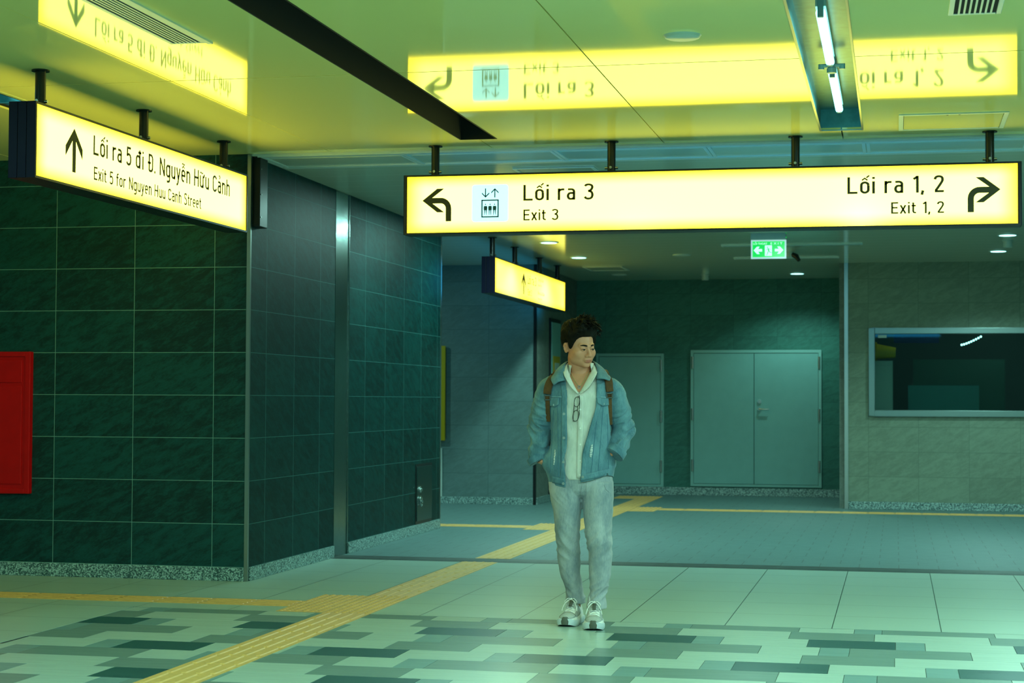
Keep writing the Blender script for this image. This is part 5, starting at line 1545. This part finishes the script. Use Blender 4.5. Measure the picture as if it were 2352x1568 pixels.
# button bands along both front edges, hem band, yoke and panel seams
band([[(XL_(z) - 0.032 * (1 - u) + 0.0, z) for u in np.linspace(0.08, 0.92, 6)] for z in np.linspace(1.365, 0.815, 44)], 'button_band', M['denim'], 0.0022)
band([[(XR_(z) + 0.030 * u, z) for u in np.linspace(0.10, 0.95, 6)] for z in np.linspace(1.375, 0.845, 44)], 'button_band', M['denim'], 0.0022)
band([[(x, 0.800 + 0.016 * (-(x + 0.08) / 0.085) + dz) for x in np.linspace(-0.158, -0.090, 16)] for dz in (0.0, 0.012, 0.024, 0.036)], 'hem_band', M['denim'], 0.003)
band([[(x, 0.826 + 0.036 * (x / 0.17) + dz) for x in np.linspace(0.003, 0.160, 28)] for dz in (0.0, 0.012, 0.024, 0.036)], 'hem_band', M['denim'], 0.003)
seam(lin((-0.172, 1.296), (-0.080, 1.294)))
seam(lin((0.088, 1.296), (0.165, 1.292)))
for a_, b1 in (((-0.128, 1.25), (-0.122, 0.85)), ((-0.105, 1.29), (-0.110, 0.85)), ((-0.150, 1.22), (-0.168, 0.87)), ((0.105, 1.29), (0.060, 0.87)), ((0.128, 1.25), (0.100, 0.88)), ((0.150, 1.20), (0.158, 0.89))):
    seam(lin(a_, b1, 40), r=0.0016, mat=M['denim_dark'])
def flap(pts_top, pts_bot, name='pocket_flap'):
    n = 9
    rws = []
    for t in np.linspace(0, 1, 6):
        rws.append([((1 - t) * np.interp(u, np.linspace(0, 1, len(pts_top)), [p[0] for p in pts_top]) + t * np.interp(u, np.linspace(0, 1, len(pts_bot)), [p[0] for p in pts_bot]),
                     (1 - t) * np.interp(u, np.linspace(0, 1, len(pts_top)), [p[1] for p in pts_top]) + t * np.interp(u, np.linspace(0, 1, len(pts_bot)), [p[1] for p in pts_bot])) for u in np.linspace(0, 1, n)])
    return band(rws, name, M['denim'], 0.0065, 0.005)
flap([(-0.176, 1.290), (-0.120, 1.290)], [(-0.172, 1.245), (-0.145, 1.238), (-0.122, 1.252)])
flap([(0.090, 1.290), (0.156, 1.288)], [(0.094, 1.262), (0.125, 1.244), (0.158, 1.250)])
for x, z in ((-0.146, 1.250), (0.128, 1.256), (XL_(1.20) - 0.016, 1.200), (XL_(1.066) - 0.016, 1.066), (XL_(0.93) - 0.016, 0.932), (XL_(0.81) - 0.012, 0.812), (XR_(0.85) + 0.014, 0.850)):
    u_ = up((x, 0, z)); p_ = front(bvj, u_[0], u_[2], 0.006)
    bt = B().cyl((p_[0], p_[1] + 0.004, p_[2]), (p_[0], p_[1] - 0.001, p_[2]), 0.0078, 16).cyl((p_[0], p_[1] - 0.001, p_[2]), (p_[0], p_[1] - 0.0025, p_[2]), 0.0045, 12)
    add(bt, 'button', M['steel'], jacket)
# worn, frayed patches
def frayed(cx, z0, z1, wd, lean):
    rr = random.Random(int(cx * 1000) + 3)
    rws = []
    for i in range(22):
        t = i / 21; z = z0 + (z1 - z0) * t
        w_ = wd * (0.35 + 0.65 * math.sin(math.pi * (0.12 + 0.8 * t))) * rr.uniform(0.6, 1.1)
        x = cx + lean * t + rr.uniform(-0.0012, 0.0012)
        rws.append([(x - w_ / 2, z), (x - w_ / 5, z + rr.uniform(-.001, .001)), (x + w_ / 5, z + rr.uniform(-.001, .001)), (x + w_ / 2, z)])
    fo = band(rws, 'frayed_patch', M['frayed'], 0.0030, 0.001)
    for i in range(5):
        z = z0 + (z1 - z0) * (i + 0.6) / 5.4
        x = cx + lean * (z - z0) / (z1 - z0)
        b = B(); b.tube([front(bvj, *(lambda q: (q[0], q[2]))(up((x + wd * t, 0, z + 0.003 * t))), 0.0042) for t in (-0.45, 0, 0.45)], 0.0010, 5)
        add(b, 'loose_thread', M['denim_dark'], jacket)
frayed(-0.147, 0.915, 1.000, 0.011, 0.007)
frayed(0.056, 0.960, 1.030, 0.016, 0.010)
# collar
lapel([(-0.082, -0.108, 1.388), (-0.090, -0.075, 1.440), (-0.085, -0.025, 1.480), (-0.062, 0.045, 1.502), (0.0, 0.078, 1.508), (0.062, 0.045, 1.502), (0.085, -0.025, 1.478), (0.092, -0.075, 1.440), (0.088, -0.108, 1.398)],
      [(-0.152, -0.122, 1.362), (-0.165, -0.085, 1.392), (-0.150, -0.010, 1.420), (-0.095, 0.085, 1.438), (0.0, 0.108, 1.442), (0.095, 0.085, 1.438), (0.150, -0.010, 1.422), (0.168, -0.080, 1.402), (0.162, -0.118, 1.388)], 'collar', jacket, M['denim'], 0.012, th=0.006)
# turned-back cuffs
def cuff(c, d, r, L):
    c, d = Vector(up(c)), Vector(d).normalized()
    b = B(); b.tube([c - d * L, c - d * L * 0.5, c, c + d * 0.003, c - d * 0.006], [r - 0.001, r + 0.001, r, r - 0.004, r - 0.008], 28, cap=False)
    add(b, 'cuff', M['denim'], jacket)
cuff((0.189, -0.063, 0.972), (-0.55, -0.35, -0.75), 0.0580, 0.045)
cuff((-0.248, -0.030, 0.926), (0.50, -0.15, -0.85), 0.0430, 0.036)

# ---- necklace
nk = B()
pts = []
for x, z in cr([(-0.064, 1.452), (-0.052, 1.420), (-0.030, 1.383), (-0.008, 1.357), (0.012, 1.375), (0.034, 1.410), (0.050, 1.445)], 5):
    u_ = up((x, 0, z)); pts.append(front(bv_body, u_[0], u_[2], 0.0022))
nk.tube(pts, 0.0016, 6)
nko = add(nk, 'necklace', M['silver'], person)
u_ = up((-0.008, 0, 1.350)); pc = Vector(front(bv_body, u_[0], u_[2], 0.004))
add(B().tube([pc + Vector((0.006 * math.cos(a), 0, 0.008 * math.sin(a))) for a in np.linspace(0, 2 * math.pi, 15)], 0.0024, 6), 'pendant', M['silver'], nko)

# ---- shoes
def shoe(ft, zoff=0.0):
    ca, sa = math.cos(ft['yaw']), math.sin(ft['yaw'])
    T = lambda x, t, z: (ft['ankle'][0] + ca * x * 1.24 - sa * (t * 1.06), ft['ankle'][1] + sa * x * 1.24 + ca * (t * 1.06), z * 1.20)
    OUT = [(0.078, 0.004), (0.074, 0.022), (0.055, 0.035), (0.01, 0.038), (-0.05, 0.037), (-0.10, 0.043), (-0.145, 0.048), (-0.18, 0.044), (-0.205, 0.033), (-0.220, 0.016), (-0.224, 0.003)]
    O_ = cr(OUT, 5)
    outline = [(x, t) for t, x in O_] + [(-x, t) for t, x in reversed(O_)]
    root = B()
    lev = [(0.0, 0.96, 0.0), (0.004, 0.985, 0.0), (0.010, 1.05, 0.004), (0.020, 1.06, 0.006), (0.028, 1.03, 0.006), (0.031, 0.98, 0.006)]
    rings_ = []
    for z, s_, _e in lev:
        r_ = []
        for x, t in outline:
            lift = 0.012 * max(0, (-t - 0.15) / 0.07) ** 2 if z < 0.03 else 0.004 * max(0, (-t - 0.15) / 0.07)
            r_.append(T(x * s_, -0.07 + (t + 0.07) * (0.97 + 0.03 * s_), z + lift))
        rings_.append(r_)
    loft(root, rings_)
    sh = add(root, 'shoe', M['shoe_sole'], person)
    ou = B()
    loft(ou, [[T(x * 0.97, -0.07 + (t + 0.07) * 0.985, z + 0.012 * max(0, (-t - 0.15) / 0.07) ** 2) for x, t in outline] for z in (0.0, 0.006)])
    add(ou, 'outsole', M['rubber'], sh)
    # upper: cross-sections heel to toe
    U = [(0.070, 0.018, 0.105), (0.055, 0.030, 0.108), (0.02, 0.036, 0.100), (-0.02, 0.038, 0.108), (-0.05, 0.039, 0.100), (-0.08, 0.041, 0.086), (-0.11, 0.044, 0.072), (-0.14, 0.046, 0.061), (-0.17, 0.044, 0.054), (-0.195, 0.036, 0.049), (-0.212, 0.020, 0.044)]
    ub = B(); n = 28; R_ = []
    for t, w_, h in cr(U, 4):
        r_ = []
        for a in np.linspace(0, 2 * math.pi, n, endpoint=False):
            x = w_ * math.copysign(abs(math.cos(a)) ** 0.75, math.cos(a)); zz_ = math.sin(a)
            z = 0.027 + (h - 0.027) * max(0, zz_) ** 0.8 if zz_ > 0 else 0.027 + 0.010 * zz_
            tp = 1 - 0.42 * max(0, zz_) * (1 if t > -0.12 else 0.55)
            r_.append(T(x * tp, t, z))
        R_.append(r_)
    loft(ub, R_)
    upo = add(ub, 'upper', M['shoe_white'], sh)
    bvu = BVHTree.FromPolygons([Vector(q) for q in ub.v], ub.f)
    def top(x, t, off):
        h = bvu.ray_cast(Vector(T(x, t, 0.5)), Vector((0, 0, -1)))
        z = h[0].z if h[0] is not None else 0.05
        q = T(x, t, 0); return (q[0], q[1], z + off)
    # grey toe guard and side overlays
    def overlay(rows_, name, mat, off=0.0015, th=0.003):
        b = B(); n_ = len(rows_[0])
        b.add([top(x, t, off) for r in rows_ for x, t in r], [(i * n_ + j, i * n_ + j + 1, (i + 1) * n_ + j + 1, (i + 1) * n_ + j) for i in range(len(rows_) - 1) for j in range(n_ - 1)])
        o = add(b, name, mat, sh); thicken(o, th, 0); return o
    overlay([[(x * w_, t + 0.02 * (1 - x * x) * 0 - 0.012 * 0) for x in np.linspace(-0.93, 0.93, 13)] for t, w_ in ((-0.140, 0.0405), (-0.158, 0.0400), (-0.175, 0.0385), (-0.190, 0.034), (-0.203, 0.026), (-0.211, 0.017))], 'toe_guard', M['shoe_grey'])
    cap_ = B()
    loft(cap_, [[T(0.020 * math.cos(a) * s_, -0.208 - 0.018 * math.sin(a) * s_ - 0.004, z) for a in np.linspace(0, math.pi * 2, 18, endpoint=False)] for z, s_ in ((0.012, 0.9), (0.026, 1.0), (0.040, 0.85), (0.047, 0.5))])
    add(cap_, 'toe_bumper', M['rubber'], sh)
    for sx in (-1, 1):
        overlay([[(sx * w_ * f_, t) for f_ in (0.62, 0.72, 0.82, 0.90)] for t, w_ in ((-0.155, 0.044), (-0.12, 0.044), (-0.09, 0.042), (-0.06, 0.040), (-0.03, 0.038))], 'side_overlay', M['shoe_grey'])
    # padded ankle collar, tongue with dark tab, laces
    tg = B()
    loft(tg, [[T(0.026 * w_ * math.cos(a), t + 0.006 * math.sin(a), z + 0.004 * math.sin(a)) for a in np.linspace(0, 2 * math.pi, 16, endpoint=False)] for t, z, w_ in ((-0.10, 0.078, 0.8), (-0.07, 0.096, 0.95), (-0.045, 0.115, 1.0), (-0.03, 0.138, 1.05), (-0.026, 0.152, 0.9))])
    tgo = add(tg, 'tongue', M['shoe_grey'], sh)
    tb = B()
    tb.tube([T(0.0, -0.108, 0.087), T(0, -0.080, 0.103), T(0, -0.056, 0.122), T(0, -0.042, 0.143), T(0, -0.036, 0.160)], [0.010, 0.010, 0.010, 0.0095, 0.008], 10, flat=0.35)
    add(tb, 'pull_tab', M['rubber'], tgo)
    for i_, (t, hw) in enumerate(((-0.135, 0.018), (-0.118, 0.020), (-0.101, 0.022), (-0.084, 0.024), (-0.067, 0.026))):
        b = B()
        b.tube([top(x * hw, t + 0.006 * x * (1 if i_ % 2 else -1), 0.004 + 0.004 * (1 - x * x)) for x in np.linspace(-1, 1, 9)], 0.0030, 8)
        add(b, 'lace', M['shoe_white'], sh)
    kn = T(0.0, -0.078, 0.118)
    b = B().ball(kn, 0.007, nu=12, nv=8)
    for sx in (-1, 1):
        lp = cr([kn, T(sx * 0.014, -0.088, 0.122), T(sx * 0.028, -0.090, 0.108), T(sx * 0.024, -0.084, 0.100), T(sx * 0.010, -0.080, 0.112)], 5)
        b.tube([tuple(q) for q in lp], 0.0024, 6)
        en = cr([kn, T(sx * 0.016, -0.100, 0.110), T(sx * 0.030, -0.112, 0.088), T(sx * 0.036, -0.120, 0.066)], 5)
        b.tube([tuple(q) for q in en], 0.0024, 6)
    add(b, 'lace_bow', M['shoe_white'], sh)
    return sh
shoe(FOOT_L); shoe(FOOT_R)

# ---- backpack: two straps over the jacket, bag on the back
bp = thing('backpack', 'brown backpack with buckled straps worn over the denim jacket', 'backpack', tuple(MAN_M @ Vector((0, 0.2, 1.0))))
bp.rotation_euler = (0, 0, MAN_ROT); del bp['_w']
BP0 = Vector((0, 0.2, 1.0))
def bpadd(b, name, mat, parent=None, smooth=True, bevel=0.0):
    b.v = [tuple(Vector(q) - BP0) for q in b.v]
    return b.build(name, mat, parent or bp, smooth, bevel, local=True)
bg = B()
loft(bg, [[(q[0], q[1], q[2]) for q in ring(0.003, 0.225, z, a, b_, 40, 4)] for z, a, b_ in ((0.965, 0.115, 0.055), (0.975, 0.138, 0.078), (1.05, 0.145, 0.086), (1.20, 0.145, 0.085), (1.33, 0.135, 0.075), (1.39, 0.115, 0.060), (1.41, 0.085, 0.040))])
bpadd(bg, 'bag', M['pack'])
pk = B(); loft(pk, [ring(0.003, 0.305, z, a, b_, 32, 4) for z, a, b_ in ((1.0, 0.09, 0.015), (1.01, 0.105, 0.03), (1.15, 0.105, 0.03), (1.17, 0.095, 0.018))]); bpadd(pk, 'front_pocket', M['pack'])
bpadd(B().tube([(-0.03, 0.19, 1.40), (-0.025, 0.19, 1.435), (0.031, 0.19, 1.435), (0.036, 0.19, 1.40)], 0.008, 8), 'grab_handle', M['strap'])
def ribbon3(path, wdt, th, outv):
    b = B(); v = []
    n = len(path)
    for i in range(n):
        a, c = Vector(path[max(i - 1, 0)]), Vector(path[min(i + 1, n - 1)])
        t = (c - a).normalized(); o_ = Vector(outv[i]).normalized(); s_ = t.cross(o_).normalized(); o_ = s_.cross(t).normalized()
        w_ = wdt[i] / 2; p = Vector(path[i])
        for q in (p - s_ * w_, p - s_ * w_ * 0.85 + o_ * th[i], p + s_ * w_ * 0.85 + o_ * th[i], p + s_ * w_):
            v.append(tuple(q))
    f = [(i * 4 + j, i * 4 + (j + 1) % 4, (i + 1) * 4 + (j + 1) % 4, (i + 1) * 4 + j) for i in range(n - 1) for j in range(4)]
    f += [(0, 1, 2, 3), tuple((n - 1) * 4 + j for j in (3, 2, 1, 0))]
    return b.add(v, f)
def surf(x, z, off):
    u_ = up((x, 0, z)); return front(bvj, u_[0], u_[2], off)
def topsurf(x, y, off):
    h = bvj.ray_cast(Vector((x, y, 2.0)), Vector((0, 0, -1))); return (x, y, h[0].z + off)
def backsurf(x, z, off):
    h = bvj.ray_cast(Vector((x, 1.0, z)), Vector((0, -1, 0))); return (x, h[0].y + off, z)
for s_, xs in ((-1, [(-0.150, 1.405), (-0.162, 1.390), (-0.176, 1.365), (-0.184, 1.335), (-0.186, 1.312)]), (1, [(0.140, 1.405), (0.152, 1.395), (0.158, 1.370), (0.160, 1.345), (0.163, 1.325)])):
    path = [backsurf(s_ * 0.085, 1.37, 0.010), topsurf(s_ * 0.105, 0.055, 0.005), topsurf(s_ * 0.122, 0.020, 0.005), topsurf(s_ * 0.136, -0.025, 0.006)] + [surf(x, z, 0.004) for x, z in xs]
    ov = [(0, 1, 0.3), (0, 0.6, 1), (0, 0.1, 1), (0, -0.4, 1)] + [(s_ * 0.3, -1, 0.5)] * len(xs)
    P = cr([(*p, *o_) for p, o_ in zip(path, ov)], 5)
    st_ = bpadd(ribbon3([tuple(q[:3]) for q in P], np.linspace(0.058, 0.046, len(P)), [0.012] * len(P), [tuple(q[3:]) for q in P]), 'shoulder_strap', M['strap'])
    xe_, ze_ = xs[-1]
    xe2 = -0.186 if s_ < 0 else 0.168
    wp = [surf(xe_ + (xe2 - xe_) * t, ze_ - 0.01 - 0.175 * t, 0.004) for t in np.linspace(0, 1, 14)]
    if s_ < 0: wp = [surf(-0.186 + 0.004 * t, ze_ - 0.01 - 0.145 * t, 0.006) for t in np.linspace(0, 1, 12)]
    bpadd(ribbon3(wp, [0.026] * len(wp), [0.004] * len(wp), [(s_ * 0.3, -1, 0)] * len(wp)), 'strap_webbing', M['strap'], None)
    pb = Vector(surf(xe_, ze_ - 0.022, 0.012))
    bk = B()
    for dz in (-0.012, 0.012):
        bk.box(pb.x - 0.018, pb.x + 0.018, pb.y - 0.004, pb.y + 0.004, pb.z + dz - 0.003, pb.z + dz + 0.003)
    for dx in (-0.016, 0.016):
        bk.box(pb.x + dx - 0.003, pb.x + dx + 0.003, pb.y - 0.004, pb.y + 0.004, pb.z - 0.014, pb.z + 0.014)
    bpadd(bk, 'buckle', M['buckle'], None, False)

# ---- eyeglasses hooked on the shirt front
GL = thing('eyeglasses', 'thin dark framed eyeglasses hanging folded from the white shirt front', 'eyeglasses', tuple(MAN_M @ Vector(up((-0.022, -0.13, 1.27)))))
GL.rotation_euler = (0, 0, MAN_ROT); del GL['_w']
G0 = Vector(up((-0.022, -0.13, 1.27)))
def gadd(b, name, mat, parent=None):
    b.v = [tuple(Vector(q) - G0) for q in b.v]
    return b.build(name, mat, parent or GL, True, 0, local=True)
def spt(x, z, off):
    u_ = up((x, 0, z)); return front(bv_shirt, u_[0], u_[2], off)
for (cx, cz, rx, rz_, tilt) in ((-0.020, 1.268, 0.0145, 0.027, 0.10), (-0.026, 1.190, 0.0155, 0.030, 0.10)):
    P = []
    for a in np.linspace(0, 2 * math.pi, 33):
        c_, s_ = math.cos(a), math.sin(a)
        px = rx * math.copysign(abs(c_) ** 0.8, c_); pz = rz_ * math.copysign(abs(s_) ** 0.8, s_)
        P.append(spt(cx + px + pz * tilt, cz + pz, 0.016))
    gadd(B().tube(P, 0.0018, 8), 'rim', M['black_metal'])
    lens = B().add([Vector(q) + Vector((0, 0.0, 0)) for q in P[:-1]], [tuple(range(len(P) - 1))])
gadd(B().tube([spt(-0.018, 1.242, 0.018), spt(-0.014, 1.230, 0.021), spt(-0.020, 1.219, 0.018)], 0.0018, 8), 'bridge', M['black_metal'])
gadd(B().tube([spt(-0.014, 1.296, 0.016), spt(-0.006, 1.303, 0.008), spt(-0.004, 1.27, 0.006), spt(-0.006, 1.20, 0.006), spt(-0.012, 1.175, 0.006)], 0.0017, 8), 'temple_arm', M['black_metal'])
gadd(B().tube([spt(-0.030, 1.160, 0.016), spt(-0.040, 1.158, 0.009), spt(-0.040, 1.19, 0.006), spt(-0.034, 1.26, 0.006)], 0.0017, 8), 'temple_arm', M['black_metal'])
bpy.context.view_layer.update()
